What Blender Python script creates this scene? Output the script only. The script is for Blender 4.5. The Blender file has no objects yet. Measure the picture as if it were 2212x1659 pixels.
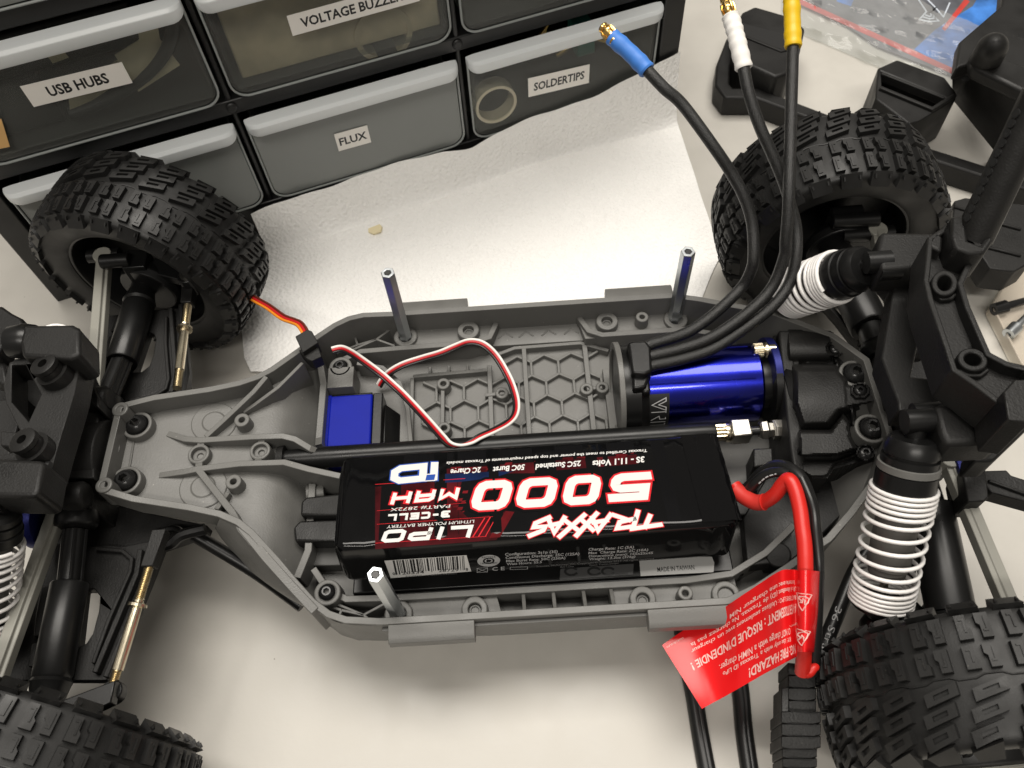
import bpy, bmesh, math, random
import numpy as np
from mathutils import Vector, Matrix
from mathutils.geometry import tessellate_polygon
random.seed(7); np.random.seed(7)
SC = bpy.context.scene
COL = SC.collection
MM = 0.001

# ------------------------------------------------------------------ camera
F = 1794.0; CX, CY = 1106.0, 829.5          # focal length and centre for a 2212 x 1659 frame
pit, yaw, roll = (math.radians(a) for a in (58.72, -1.87, -5.26))
POS = np.array([1.5, -162.3, 326.0])        # millimetres, z = 0 is the car's side-pod level
fw = np.array([math.sin(yaw)*math.cos(pit), math.cos(yaw)*math.cos(pit), -math.sin(pit)])
r0 = np.array([math.cos(yaw), -math.sin(yaw), 0.0]); u0 = np.cross(r0, fw)
RT = math.cos(roll)*r0 + math.sin(roll)*u0
UP = -math.sin(roll)*r0 + math.cos(roll)*u0
cam = bpy.data.cameras.new('camera'); co = bpy.data.objects.new('camera', cam); COL.objects.link(co)
M = Matrix.Identity(4)
for i in range(3):
    M[i][0] = RT[i]; M[i][1] = UP[i]; M[i][2] = -fw[i]; M[i][3] = POS[i]*MM
co.matrix_world = M
cam.sensor_width = 36; cam.lens = F/2212*36; cam.clip_start = 0.01; cam.clip_end = 20
cam.dof.use_dof = True; cam.dof.focus_distance = 0.345; cam.dof.aperture_fstop = 22
SC.camera = co

# ------------------------------------------------------------------ light
W = bpy.data.worlds.new('World'); SC.world = W; W.use_nodes = True
W.node_tree.nodes['Background'].inputs[0].default_value = (1.0, 0.93, 0.83, 1)
W.node_tree.nodes['Background'].inputs[1].default_value = 0.23
def area(name, loc, target, sx, sy, power, col):
    l = bpy.data.lights.new(name, 'AREA'); l.shape = 'RECTANGLE'; l.size = sx; l.size_y = sy
    l.energy = power; l.color = col
    o = bpy.data.objects.new(name, l); COL.objects.link(o); o.location = loc
    o.rotation_euler = (Vector(target)-Vector(loc)).to_track_quat('-Z', 'Y').to_euler()
    return o
area('ceiling_lamp', (0.05, 0.80, 2.7), (0.02, 0.05, 0), 2.3, 1.15, 94, (1, 0.95, 0.875))
area('ceiling_lamp', (-0.25, -1.45, 2.7), (0, 0, 0), 2.0, 0.2, 40, (1, 0.95, 0.875))
SC.view_settings.view_transform = 'Standard'; SC.view_settings.look = 'None'
SC.view_settings.exposure = 0.0; SC.view_settings.gamma = 1.0

# ------------------------------------------------------------------ photo-space helpers
def P(px, py, z):
    """point at height z (mm) seen at frame position px, py"""
    d = fw*F + RT*(px-CX) - UP*(py-CY)
    t = (z-POS[2])/d[2]
    return POS + t*d
ORG = {1: (0, 0), 2: (737.3, 0), 3: (1474.7, 0), 4: (0, 553), 5: (737.3, 553), 6: (1474.7, 553),
       7: (0, 1106), 8: (737.3, 1106), 9: (1474.7, 1106)}
def Q(r, x, y, h):
    return P(ORG[r][0]+x/3.0, ORG[r][1]+y/3.0, h)
def QS(r, pts, h=None):
    return [Q(r, p[0], p[1], p[2] if len(p) > 2 else h) for p in pts]
def proj(X):
    d = np.asarray(X, float)-POS; z = d@fw
    return np.array([CX+F*(d@RT)/z, CY-F*(d@UP)/z])
def V(*a): return np.array(a, float)
def nrm(v):
    v = np.asarray(v, float); n = np.linalg.norm(v); return v/n if n > 1e-12 else v
def frame(d):
    d = nrm(d); a = V(0, 0, 1) if abs(d[2]) < 0.9 else V(1, 0, 0)
    x = nrm(np.cross(a, d)); y = np.cross(d, x); return x, y, d
def smooth(pts, k=6):
    p = [np.asarray(q, float) for q in pts]; out = []
    for i in range(len(p)-1):
        a = p[max(i-1, 0)]; b = p[i]; c = p[i+1]; d = p[min(i+2, len(p)-1)]
        for j in range(k):
            t = j/k
            out.append(0.5*((2*b)+(c-a)*t+(2*a-5*b+4*c-d)*t*t+(3*b-a-3*c+d)*t**3))
    out.append(p[-1]); return out

# ------------------------------------------------------------------ mesh builder (millimetres)
class MB:
    def __init__(s): s.v = []; s.f = []
    def add(s, vs, fs):
        o = len(s.v); s.v += [tuple(map(float, p)) for p in vs]; s.f += [[i+o for i in f] for f in fs]
    def prism(s, top, vec):
        n = len(top); t = [np.asarray(p, float) for p in top]; vec = np.asarray(vec, float)
        s.add(t+[p+vec for p in t], [list(range(n)), list(range(2*n-1, n-1, -1))] +
              [[i, i+n, (i+1) % n+n, (i+1) % n] for i in range(n)])
        return s
    def plate(s, outer, holes, vec):
        loops = [[np.asarray(p, float) for p in outer]]+[[np.asarray(p, float) for p in h] for h in holes]
        vec = np.asarray(vec, float)
        tri = tessellate_polygon([[Vector(p) for p in l] for l in loops])
        flat = [p for l in loops for p in l]; n = len(flat)
        fs = [list(t) for t in tri]+[[i+n for i in reversed(t)] for t in tri]
        o = 0
        for l in loops:
            m = len(l)
            fs += [[o+i, o+i+n, o+(i+1) % m+n, o+(i+1) % m] for i in range(m)]; o += m
        s.add(flat+[p+vec for p in flat], fs); return s
    def box(s, lo, hi):
        x0, y0, z0 = lo; x1, y1, z1 = hi
        return s.prism([(x0, y0, z1), (x1, y0, z1), (x1, y1, z1), (x0, y1, z1)], (0, 0, z0-z1))
    def tube(s, path, r, n=10, caps=True, sq=None):
        p = [np.asarray(q, float) for q in path]; m = len(p)
        rr = list(r) if hasattr(r, '__len__') else [r]*m
        vs = []; x = None
        for i in range(m):
            d = nrm(p[min(i+1, m-1)]-p[max(i-1, 0)])
            if x is None: x, y, _ = frame(d)
            else:
                x = nrm(x-d*(x@d)); y = np.cross(d, x)
            for k in range(n):
                a = 2*math.pi*k/n; vs.append(p[i]+rr[i]*(math.cos(a)*x+math.sin(a)*y))
        fs = [[i*n+k, i*n+(k+1) % n, (i+1)*n+(k+1) % n, (i+1)*n+k] for i in range(m-1) for k in range(n)]
        if caps: fs += [list(range(n-1, -1, -1)), [(m-1)*n+k for k in range(n)]]
        s.add(vs, fs); return s
    def cyl(s, a, b, r, r2=None, n=20):
        return s.tube([a, b], [r, r if r2 is None else r2], n)
    def lathe(s, prof, p0, d, n=24, rot=0.0, close=False):
        """prof: (distance along d, radius) pairs"""
        x, y, d = frame(d); p0 = np.asarray(p0, float); vs = []; m = len(prof)
        for (t, r) in prof:
            for k in range(n):
                a = 2*math.pi*k/n+rot; vs.append(p0+d*t+r*(math.cos(a)*x+math.sin(a)*y))
        rng = m if close else m-1
        fs = [[i*n+k, i*n+(k+1) % n, ((i+1) % m)*n+(k+1) % n, ((i+1) % m)*n+k] for i in range(rng) for k in range(n)]
        if not close:
            if prof[0][1] > 1e-6: fs.append(list(range(n-1, -1, -1)))
            if prof[-1][1] > 1e-6: fs.append([(m-1)*n+k for k in range(n)])
        s.add(vs, fs); return s
    def ring(s, c, ro, ri, h, depth=None, n=24):
        """boss: a tube standing up to c, height h, with a blind hole of the given depth"""
        depth = h if depth is None else depth
        prof = [(-h, ro+0.3), (-0.35, ro), (0, ro-0.35), (0, ri+0.2), (-0.25, ri), (-depth, ri), (-depth, 0)]
        return s.lathe(prof, c, (0, 0, 1), n)
    def wall(s, path, th, zb, closed=False):
        """ribbon wall: path = top centre line, th thickness, zb = bottom z (number, list or function)"""
        p = [np.asarray(q, float) for q in path]; m = len(p); L = []; R = []
        for i in range(m):
            a = p[i-1] if (i > 0 or closed) else p[i]; b = p[(i+1) % m] if (i < m-1 or closed) else p[i]
            d1 = nrm((p[i]-a)[:2]) if np.linalg.norm((p[i]-a)[:2]) > 1e-9 else None
            d2 = nrm((b-p[i])[:2]) if np.linalg.norm((b-p[i])[:2]) > 1e-9 else None
            if d1 is None: d1 = d2
            if d2 is None: d2 = d1
            n1 = V(-d1[1], d1[0]); n2 = V(-d2[1], d2[0]); nn = nrm(n1+n2); k = 1/max(0.5, nn@n1)
            off = V(nn[0]*k*th/2, nn[1]*k*th/2, 0); L.append(p[i]+off); R.append(p[i]-off)
        zf_ = (lambda q, i: zb(q[0])) if callable(zb) else ((lambda q, i: zb[i]) if hasattr(zb, '__len__') else (lambda q, i: zb))
        LB = [V(q[0], q[1], min(zf_(q, i), q[2]-0.3)) for i, q in enumerate(L)]
        RB = [V(q[0], q[1], min(zf_(q, i), q[2]-0.3)) for i, q in enumerate(R)]
        vs = L+R+LB+RB; fs = []
        for i in range(m if closed else m-1):
            j = (i+1) % m
            fs += [[i, j, m+j, m+i], [2*m+i, 3*m+i, 3*m+j, 2*m+j], [i, 2*m+i, 2*m+j, j], [m+i, m+j, 3*m+j, 3*m+i]]
        if not closed:
            fs += [[0, m, 3*m, 2*m], [m-1, 3*m-1, 4*m-1, 2*m-1]]
        s.add(vs, fs); return s
    def grid(s, pts, th=0.0):
        """pts[i][j] -> surface; th>0 gives it thickness along -z"""
        a = len(pts); b = len(pts[0]); vs = [q for row in pts for q in row]
        fs = [[i*b+j, (i+1)*b+j, (i+1)*b+j+1, i*b+j+1] for i in range(a-1) for j in range(b-1)]
        if th:
            n = len(vs); vs = vs+[np.asarray(q, float)-V(0, 0, th) for q in vs]
            fs += [[k+n for k in reversed(f)] for f in list(fs)]
            for i in range(a-1):
                for j in (0, b-1): fs.append([i*b+j, (i+1)*b+j, (i+1)*b+j+n, i*b+j+n])
            for j in range(b-1):
                for i in (0, a-1): fs.append([i*b+j, i*b+j+1, i*b+j+1+n, i*b+j+n])
        s.add(vs, fs); return s
    def mirror(s):
        m = MB(); m.v = [(x, -y, z) for x, y, z in s.v]; m.f = [list(reversed(f)) for f in s.f]; return m
    def build(s, name, mat, parent=None, bevel=0.0, angle=38, seg=2, recalc=True, flat=False):
        me = bpy.data.meshes.new(name)
        me.from_pydata([(x*MM, y*MM, z*MM) for x, y, z in s.v], [], s.f)
        if recalc:
            bm = bmesh.new(); bm.from_mesh(me); bmesh.ops.recalc_face_normals(bm, faces=bm.faces); bm.to_mesh(me); bm.free()
        me.materials.append(mat)
        if not flat:
            me.shade_smooth(); me.set_sharp_from_angle(angle=math.radians(angle))
        o = bpy.data.objects.new(name, me); COL.objects.link(o)
        if bevel:
            b = o.modifiers.new('bevel', 'BEVEL'); b.width = bevel*MM; b.segments = seg; b.limit_method = 'ANGLE'
            b.angle_limit = math.radians(40); b.harden_normals = False
        if parent is not None: attach(o, parent)
        return o
def attach(o, parent):
    o.parent = parent
    root = parent
    while root.parent: root = root.parent
    if parent is root and root.type == 'EMPTY':
        o.matrix_parent_inverse = Matrix.Translation(-root.location)
def tag(o, label, cat=None, group=None, kind=None):
    if label: o['label'] = label
    if cat: o['category'] = cat
    if group: o['group'] = group
    if kind: o['kind'] = kind
    return o
def thing(name, label, cat, loc, group=None):
    o = bpy.data.objects.new(name, None); COL.objects.link(o); o.empty_display_size = 0.02
    o.location = [c*MM for c in loc]; return tag(o, label, cat, group)

# ------------------------------------------------------------------ materials
def mat(name, col, rough=0.5, metal=0.0, spec=0.5, bump=0.0, bscale=900, var=0.0, coat=0.0, detail=3, colvar=None, rvar=0.0, specks=None):
    m = bpy.data.materials.new(name); m.use_nodes = True; t = m.node_tree; b = t.nodes['Principled BSDF']
    b.inputs['Base Color'].default_value = (*col, 1); b.inputs['Roughness'].default_value = rough
    b.inputs['Metallic'].default_value = metal; b.inputs['Specular IOR Level'].default_value = spec
    if coat: b.inputs['Coat Weight'].default_value = coat; b.inputs['Coat Roughness'].default_value = 0.08
    tc = t.nodes.new('ShaderNodeTexCoord')
    if bump:
        n = t.nodes.new('ShaderNodeTexNoise'); n.inputs['Scale'].default_value = bscale; n.inputs['Detail'].default_value = detail
        t.links.new(tc.outputs['Object'], n.inputs['Vector'])
        bp = t.nodes.new('ShaderNodeBump'); bp.inputs['Strength'].default_value = bump; bp.inputs['Distance'].default_value = 0.0006
        t.links.new(n.outputs['Fac'], bp.inputs['Height']); t.links.new(bp.outputs['Normal'], b.inputs['Normal'])
    if specks:
        vo = t.nodes.new('ShaderNodeTexVoronoi'); vo.inputs['Scale'].default_value = specks[0]; t.links.new(tc.outputs['Object'], vo.inputs['Vector'])
        lt = t.nodes.new('ShaderNodeMath'); lt.operation = 'LESS_THAN'; lt.inputs[1].default_value = specks[1]; t.links.new(vo.outputs['Distance'], lt.inputs[0])
        sp = t.nodes.new('ShaderNodeSeparateColor'); t.links.new(vo.outputs['Color'], sp.inputs[0])
        gt = t.nodes.new('ShaderNodeMath'); gt.operation = 'GREATER_THAN'; gt.inputs[1].default_value = specks[2]; t.links.new(sp.outputs[0], gt.inputs[0])
        mu = t.nodes.new('ShaderNodeMath'); mu.operation = 'MULTIPLY'; t.links.new(lt.outputs[0], mu.inputs[0]); t.links.new(gt.outputs[0], mu.inputs[1])
        mu2 = t.nodes.new('ShaderNodeMath'); mu2.operation = 'MULTIPLY'; mu2.inputs[1].default_value = specks[4]; t.links.new(mu.outputs[0], mu2.inputs[0])
        sm = t.nodes.new('ShaderNodeMix'); sm.data_type = 'RGBA'; sm.inputs['A'].default_value = (*col, 1); sm.inputs['B'].default_value = (*specks[3], 1)
        t.links.new(mu2.outputs[0], sm.inputs['Factor']); t.links.new(sm.outputs['Result'], b.inputs['Base Color'])
    if var or rvar:
        n2 = t.nodes.new('ShaderNodeTexNoise'); n2.inputs['Scale'].default_value = 60; n2.inputs['Detail'].default_value = 5
        t.links.new(tc.outputs['Object'], n2.inputs['Vector'])
        if var:
            mp = t.nodes.new('ShaderNodeMapRange'); mp.inputs['From Min'].default_value = 0.3; mp.inputs['From Max'].default_value = 0.7
            mp.inputs['To Min'].default_value = 1-var; mp.inputs['To Max'].default_value = 1+var
            t.links.new(n2.outputs['Fac'], mp.inputs['Value'])
            mx = t.nodes.new('ShaderNodeMix'); mx.data_type = 'RGBA'; mx.blend_type = 'MULTIPLY'; mx.inputs['Factor'].default_value = 1
            mx.inputs['A'].default_value = (*col, 1)
            if specks: t.links.new(sm.outputs['Result'], mx.inputs['A'])
            t.links.new(mp.outputs['Result'], mx.inputs['B'])
            t.links.new(mx.outputs['Result'], b.inputs['Base Color'])
        if rvar:
            mr = t.nodes.new('ShaderNodeMapRange'); mr.inputs['From Min'].default_value = 0.3; mr.inputs['From Max'].default_value = 0.7
            mr.inputs['To Min'].default_value = max(0.02, rough-rvar); mr.inputs['To Max'].default_value = rough+rvar
            t.links.new(n2.outputs['Fac'], mr.inputs['Value']); t.links.new(mr.outputs['Result'], b.inputs['Roughness'])
    return m
GREY = mat('grey_nylon', (0.122, 0.120, 0.113), 0.46, bump=0.15, bscale=1500, var=0.10, rvar=0.10, specks=(330, 0.09, 0.86, (0.32, 0.31, 0.28), 0.55))
BLACK = mat('black_nylon', (0.0085, 0.0082, 0.0078), 0.5, spec=0.34, bump=0.2, bscale=1300, var=0.25, rvar=0.12, specks=(420, 0.08, 0.88, (0.09, 0.085, 0.075), 0.6))
BLACK2 = mat('black_smooth_plastic', (0.006, 0.006, 0.006), 0.33, spec=0.35, bump=0.03, bscale=700, rvar=0.06)
RUBBER = mat('tyre_rubber', (0.0105, 0.0103, 0.010), 0.5, bump=0.08, bscale=1800, var=0.2, rvar=0.14, spec=0.4, specks=(380, 0.09, 0.86, (0.07, 0.065, 0.055), 0.6))
TABLE = mat('table_laminate', (0.485, 0.465, 0.425), 0.42, bump=0.05, bscale=420, var=0.035, rvar=0.08, specks=(120, 0.045, 0.92, (0.12, 0.10, 0.08), 0.6))
WHITE = mat('white_plastic', (0.80, 0.79, 0.77), 0.35)
SPRING = mat('white_painted_steel', (0.82, 0.80, 0.78), 0.3, coat=0.3)
STRAP = mat('pale_grey_nylon', (0.26, 0.255, 0.225), 0.42, bump=0.05, bscale=1200, var=0.05)
STEEL = mat('nickel_steel', (0.46, 0.44, 0.40), 0.36, metal=1, rvar=0.06)
WARMSTEEL = mat('yellow_nickel', (0.74, 0.66, 0.50), 0.24, metal=1, rvar=0.05)
ZINC = mat('zinc_steel', (0.55, 0.58, 0.60), 0.32, metal=1, rvar=0.08)
DARKSTEEL = mat('black_oxide_steel', (0.03, 0.03, 0.03), 0.26, metal=0.6)
GOLD = mat('gold_plate', (0.80, 0.55, 0.20), 0.22, metal=1)
BLUEMETAL = mat('blue_anodised_aluminium', (0.012, 0.017, 0.31), 0.26, metal=1.0, rvar=0.03, coat=0.6)
BLUEPLATE = mat('blue_anodised_plate', (0.010, 0.014, 0.12), 0.42, metal=0.6)
BLUEPLASTIC = mat('blue_plastic', (0.003, 0.010, 0.27), 0.5, spec=0.15, var=0.06, bump=0.04)
SLEEVE = None
def mat_sleeve():
    m = mat('braided_sleeve', (0.012, 0.012, 0.0125), 0.45); t = m.node_tree; b = t.nodes['Principled BSDF']
    tc = t.nodes.new('ShaderNodeTexCoord'); v = t.nodes.new('ShaderNodeTexVoronoi'); v.inputs['Scale'].default_value = 2400
    t.links.new(tc.outputs['Object'], v.inputs['Vector'])
    r = t.nodes.new('ShaderNodeValToRGB'); r.color_ramp.elements[0].position = 0.1; r.color_ramp.elements[0].color = (0.045, 0.044, 0.042, 1)
    r.color_ramp.elements[1].position = 0.45; r.color_ramp.elements[1].color = (0.006, 0.006, 0.006, 1)
    t.links.new(v.outputs['Distance'], r.inputs['Fac']); t.links.new(r.outputs['Color'], b.inputs['Base Color'])
    bp = t.nodes.new('ShaderNodeBump'); bp.inputs['Strength'].default_value = 0.5; bp.inputs['Distance'].default_value = 0.0003
    bp.invert = True; t.links.new(v.outputs['Distance'], bp.inputs['Height']); t.links.new(bp.outputs['Normal'], b.inputs['Normal'])
    return m
SLEEVE = mat_sleeve()
HS_BLUE = mat('blue_heat_shrink', (0.05, 0.20, 0.62), 0.5, bump=0.06, bscale=500)
HS_WHITE = mat('white_heat_shrink', (0.82, 0.80, 0.77), 0.45, bump=0.06, bscale=500)
HS_YELLOW = mat('yellow_heat_shrink', (0.72, 0.46, 0.008), 0.42, bump=0.06, bscale=500)
REDWIRE = mat('red_silicone', (0.60, 0.018, 0.012), 0.38)
WIRE_RED = mat('red_wire', (0.50, 0.012, 0.018), 0.4)
WIRE_WHITE = mat('white_wire', (0.80, 0.78, 0.74), 0.4)
WIRE_BLACK = mat('black_wire', (0.010, 0.010, 0.010), 0.35)
WIRE_ORANGE = mat('orange_wire', (0.80, 0.26, 0.02), 0.4)
WIRE_BROWN = mat('brown_wire', (0.12, 0.022, 0.012), 0.4)
SHRINK = mat('black_gloss_film', (0.003, 0.003, 0.0033), 0.09, spec=0.30, bump=0.05, bscale=90, rvar=0.04)
INK_WHITE = mat('white_ink', (0.70, 0.69, 0.67), 0.35, spec=0.3)
INK_RED = mat('red_ink', (0.62, 0.014, 0.022), 0.25)
INK_DRED = mat('dark_red_ink', (0.050, 0.004, 0.006), 0.2, spec=0.2, var=0.7)
INK_BLUE = mat('blue_ink', (0.02, 0.07, 0.33), 0.25)
INK_NAVY = mat('navy_ink', (0.005, 0.013, 0.05), 0.2, spec=0.2, var=0.6)
INK_SHADE_BLACK = mat('black_ink_and_shade', (0.012, 0.012, 0.012), 0.4)  # for print, and for the painted shade inside holes and openings
INK_GREY = mat('grey_ink', (0.42, 0.42, 0.42), 0.35)
INK_LOW = mat('dull_grey_ink', (0.05, 0.05, 0.05), 0.4)
TAGRED = mat('red_vinyl', (0.72, 0.010, 0.012), 0.22, spec=0.4, bump=0.03, bscale=60)
TAGINK = mat('pale_pink_ink', (0.80, 0.50, 0.46), 0.3)
PAPER = mat('label_paper', (0.82, 0.79, 0.74), 0.6)
FOIL = mat('grey_label_film', (0.34, 0.34, 0.33), 0.4)
FRAME = mat('cabinet_black_plastic', (0.010, 0.010, 0.010), 0.42, bump=0.05, bscale=500, rvar=0.08)
CARDORANGE = mat('orange_paper', (0.70, 0.42, 0.16), 0.6)

def mat_towel():
    m = mat('paper_towel', (0.90, 0.89, 0.87), 0.95, spec=0.1); t = m.node_tree; b = t.nodes['Principled BSDF']
    tc = t.nodes.new('ShaderNodeTexCoord')
    n = t.nodes.new('ShaderNodeTexNoise'); n.inputs['Scale'].default_value = 560; n.inputs['Detail'].default_value = 3
    n2 = t.nodes.new('ShaderNodeTexVoronoi'); n2.inputs['Scale'].default_value = 480
    n3 = t.nodes.new('ShaderNodeTexNoise'); n3.inputs['Scale'].default_value = 28; n3.inputs['Detail'].default_value = 3
    for k in (n, n2, n3): t.links.new(tc.outputs['Object'], k.inputs['Vector'])
    a = t.nodes.new('ShaderNodeMath'); a.operation = 'ADD'; t.links.new(n.outputs['Fac'], a.inputs[0]); t.links.new(n2.outputs['Distance'], a.inputs[1])
    a2 = t.nodes.new('ShaderNodeMath'); a2.operation = 'MULTIPLY_ADD'; a2.inputs[1].default_value = 1.5
    t.links.new(n3.outputs['Fac'], a2.inputs[0]); t.links.new(a.outputs[0], a2.inputs[2])
    bp = t.nodes.new('ShaderNodeBump'); bp.inputs['Strength'].default_value = 0.6; bp.inputs['Distance'].default_value = 0.0011
    t.links.new(a2.outputs[0], bp.inputs['Height']); t.links.new(bp.outputs['Normal'], b.inputs['Normal'])
    return m
TOWEL = mat_towel()
def mat_translucent(name, col, alpha, rough=0.3):
    m = bpy.data.materials.new(name); m.use_nodes = True; t = m.node_tree; b = t.nodes['Principled BSDF']; o = t.nodes['Material Output']
    b.inputs['Base Color'].default_value = (*col, 1); b.inputs['Roughness'].default_value = rough
    tr = t.nodes.new('ShaderNodeBsdfTransparent'); tr.inputs[0].default_value = (0.93, 0.95, 0.94, 1)
    mx = t.nodes.new('ShaderNodeMixShader'); mx.inputs[0].default_value = alpha
    t.links.new(tr.outputs[0], mx.inputs[1]); t.links.new(b.outputs[0], mx.inputs[2]); t.links.new(mx.outputs[0], o.inputs['Surface'])
    return m
DRAWER = mat_translucent('frosted_polypropylene', (0.225, 0.235, 0.225), 0.86, 0.3)
DRAWERCLEAR = mat_translucent('clear_polypropylene', (0.17, 0.17, 0.16), 0.26, 0.25)
RIM = mat_translucent('drawer_edge_polypropylene', (0.36, 0.38, 0.37), 0.75, 0.3)
LIP = mat_translucent('milky_polypropylene', (0.80, 0.83, 0.84), 0.88, 0.28)  # whiter where thick; light from above is also put into this colour
FILM = mat_translucent('clear_bag_film', (0.62, 0.62, 0.62), 0.3, 0.07)
TRAY = mat_translucent('clear_tray_plastic', (0.75, 0.66, 0.56), 0.45, 0.15)

# ------------------------------------------------------------------ lettering
_tc = {}
def text_mesh(s, bold=0.0):
    k = (s, bold)
    if k not in _tc:
        c = bpy.data.curves.new('lettering', 'FONT'); c.body = s; c.size = 1; c.offset = bold; c.resolution_u = 2
        o = bpy.data.objects.new('lettering', c); me = bpy.data.meshes.new_from_object(o)
        vs = [(v.co.x, v.co.y) for v in me.vertices]; fs = [list(p.vertices) for p in me.polygons]
        bpy.data.objects.remove(o); bpy.data.curves.remove(c); bpy.data.meshes.remove(me)
        x0 = min(v[0] for v in vs); x1 = max(v[0] for v in vs)
        _tc[k] = ([((x-x0)/(x1-x0), y/0.69) for x, y in vs], fs, x1-x0)
    return _tc[k]
def put_text(mb, s, a, b, h, fmap, bold=0.01, shear=0.0):
    """baseline from a to b in the plane's own 2D coordinates, capital height h; fmap turns 2D into a point"""
    vs, fs, w = text_mesh(s, bold)
    a = np.asarray(a, float); d = np.asarray(b, float)-a; n = V(-d[1], d[0])/np.linalg.norm(d); dd = d/np.linalg.norm(d)
    mb.add([fmap(*(a+d*x+n*(y*h)+dd*(shear*y*h))) for x, y in vs], fs)
GL = {'0': [[(.2, 0), (.8, 0), (.94, .08), (1, .24), (1, .76), (.94, .92), (.8, 1), (.2, 1), (.06, .92), (0, .76), (0, .24), (.06, .08), 'c']],
      '5': [[(1, 1), (0, 1), (0, .57), (.8, .57), (.94, .5), (1, .38), (1, .2), (.94, .07), (.8, 0), (0, 0)]],
      '3': [[(0, 1), (.85, 1), (1, .85), (1, .65), (.85, .52), (.25, .52)], [(.85, .52), (1, .38), (1, .15), (.85, 0), (0, 0)]],
      'M': [[(0, 0), (0, 1), (.5, .45), (1, 1), (1, 0)]], 'A': [[(0, 0), (0, .8), (.2, 1), (1, 1), (1, 0)], [(0, .42), (1, .42)]],
      'H': [[(0, 0), (0, 1)], [(1, 0), (1, 1)], [(0, .5), (1, .5)]], 'L': [[(0, 1), (0, 0), (1, 0)]], 'I': [[(.5, 0), (.5, 1)]],
      'P': [[(0, 0), (0, 1), (.85, 1), (1, .85), (1, .55), (.85, .42), (0, .42)]], '-': [[(.1, .5), (.9, .5)]],
      'O': [[(.15, 0), (.85, 0), (1, .15), (1, .85), (.85, 1), (.15, 1), (0, .85), (0, .15), 'c']],
      'D': [[(0, 0), (.8, 0), (1, .25), (1, .75), (.8, 1), (0, 1), 'c']],
      'C': [[(1, 1), (.15, 1), (0, .85), (0, .15), (.15, 0), (1, 0)]], 'E': [[(1, 1), (0, 1), (0, 0), (1, 0)], [(0, .5), (.9, .5)]],
      'T': [[(-.35, 1), (1.15, 1)], [(.45, 1), (.25, -.1)]], 'R': [[(.05, -.05), (.2, 1), (.95, .95), (.85, .5), (.2, .45)], [(.45, .47), (1.15, -.1)]],
      'a': [[(-.05, -.1), (.55, 1), (.95, -.1)], [(.15, .3), (.85, .3)]], 'X': [[(-.12, -.12), (1.1, 1.08)], [(.15, 1), (.85, -.05)]],
      'S': [[(1.15, 1.08), (.25, .92), (.1, .62), (.9, .42), (.8, .08), (-.15, -.12)]], 'i': [[(.5, 0), (.5, .62)], [(.5, .8), (.5, 1)]]}
def stroke(mb, pts, th, fmap, lift=0.0):
    closed = pts[-1] == 'c'; p = [V(*q) for q in pts if q != 'c']; m = len(p); L = []; R = []
    for i in range(m):
        a = p[i-1] if (i > 0 or closed) else None; b = p[(i+1) % m] if (i < m-1 or closed) else None
        d1 = nrm(p[i]-a) if a is not None else nrm(b-p[i]); d2 = nrm(b-p[i]) if b is not None else d1
        n1 = V(-d1[1], d1[0]); n2 = V(-d2[1], d2[0]); nn = nrm(n1+n2); k = 1/max(0.55, nn@n1)
        ext = V(0, 0)
        if a is None: ext = -d2*th*0.5
        if b is None: ext = d1*th*0.5
        L.append(p[i]+nn*k*th/2+ext); R.append(p[i]-nn*k*th/2+ext)
    fs = [[i, (i+1) % m, m+(i+1) % m, m+i] for i in range(m if closed else m-1)]
    mb.add([fmap(q[0], q[1], lift) for q in L+R], fs)
def put_glyphs(mb, s, a, b, h, th, fmap, gap=0.22, shear=0.0, lift=0.0, widths=None):
    """techno lettering: each glyph fills a cell between a and b, strokes th wide"""
    a = np.asarray(a, float); d = np.asarray(b, float)-a; Ln = np.linalg.norm(d); dd = d/Ln; n = V(-dd[1], dd[0])
    ws = [(widths or {}).get(c, 1.0) for c in s]; tot = sum(ws)+gap*(len(s)-1); u = Ln/tot; x = 0; k = 0
    for c, w in zip(s, ws):
        for st in GL.get(c, []):
            pts = []
            for q in st:
                if q == 'c': pts.append('c'); continue
                X = x+th/2+q[0]*(w*u-th); Y = th/2+q[1]*(h-th)
                pts.append(tuple(a+dd*(X+shear*Y)+n*Y))
            stroke(mb, pts, th, fmap, lift+0.012*k); k += 1
        x += w*u+gap*u

# ================================================================== SETTING
TZ = -43.8                                   # table top
mb = MB(); n = 24
mb.grid([[V(-900+1900*i/n, -700+1900*j/n, TZ) for j in range(n+1)] for i in range(n+1)], th=20)
tag(mb.build('table_top', TABLE), 'pale beige laminate table top', kind='structure')

# ------------------------------------------------------------------ drawer cabinet
TH = math.radians(18); CO = P(125, 653, TZ); CD = V(math.cos(TH), math.sin(TH), 0); CN = V(math.sin(TH), -math.cos(TH), 0)
def CAB(s, d, z): return V(CO[0], CO[1], 0)+CD*s+CN*d+V(0, 0, z)
cab = thing('drawer_cabinet', 'black small-parts cabinet with frosted labelled drawers behind the stripped car', 'drawer cabinet', CAB(190, -60, TZ))
def cabbox(mb, s0, s1, d0, d1, z0, z1):
    mb.prism([CAB(s0, d0, z1), CAB(s1, d0, z1), CAB(s1, d1, z1), CAB(s0, d1, z1)], (0, 0, z0-z1))
ROWZ = lambda k: (-15.5+70.3*k, 42.0+70.3*k)     # bottom and top of a drawer front
COLS = lambda c: (16.0+119.6*c, 131.0+119.6*c)
TOPZ = 203
fm = MB()
cabbox(fm, 0, 13, -150, 0, TZ, TOPZ); cabbox(fm, 373, 386, -150, 0, TZ, TOPZ)
cabbox(fm, 13, 373, -150, -146, TZ, TOPZ)
for c in (1, 2):
    s = COLS(c)[0]-2.5; cabbox(fm, s-1.3, s+1.3, -146, -1.5, TZ+1, TOPZ-1)
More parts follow.
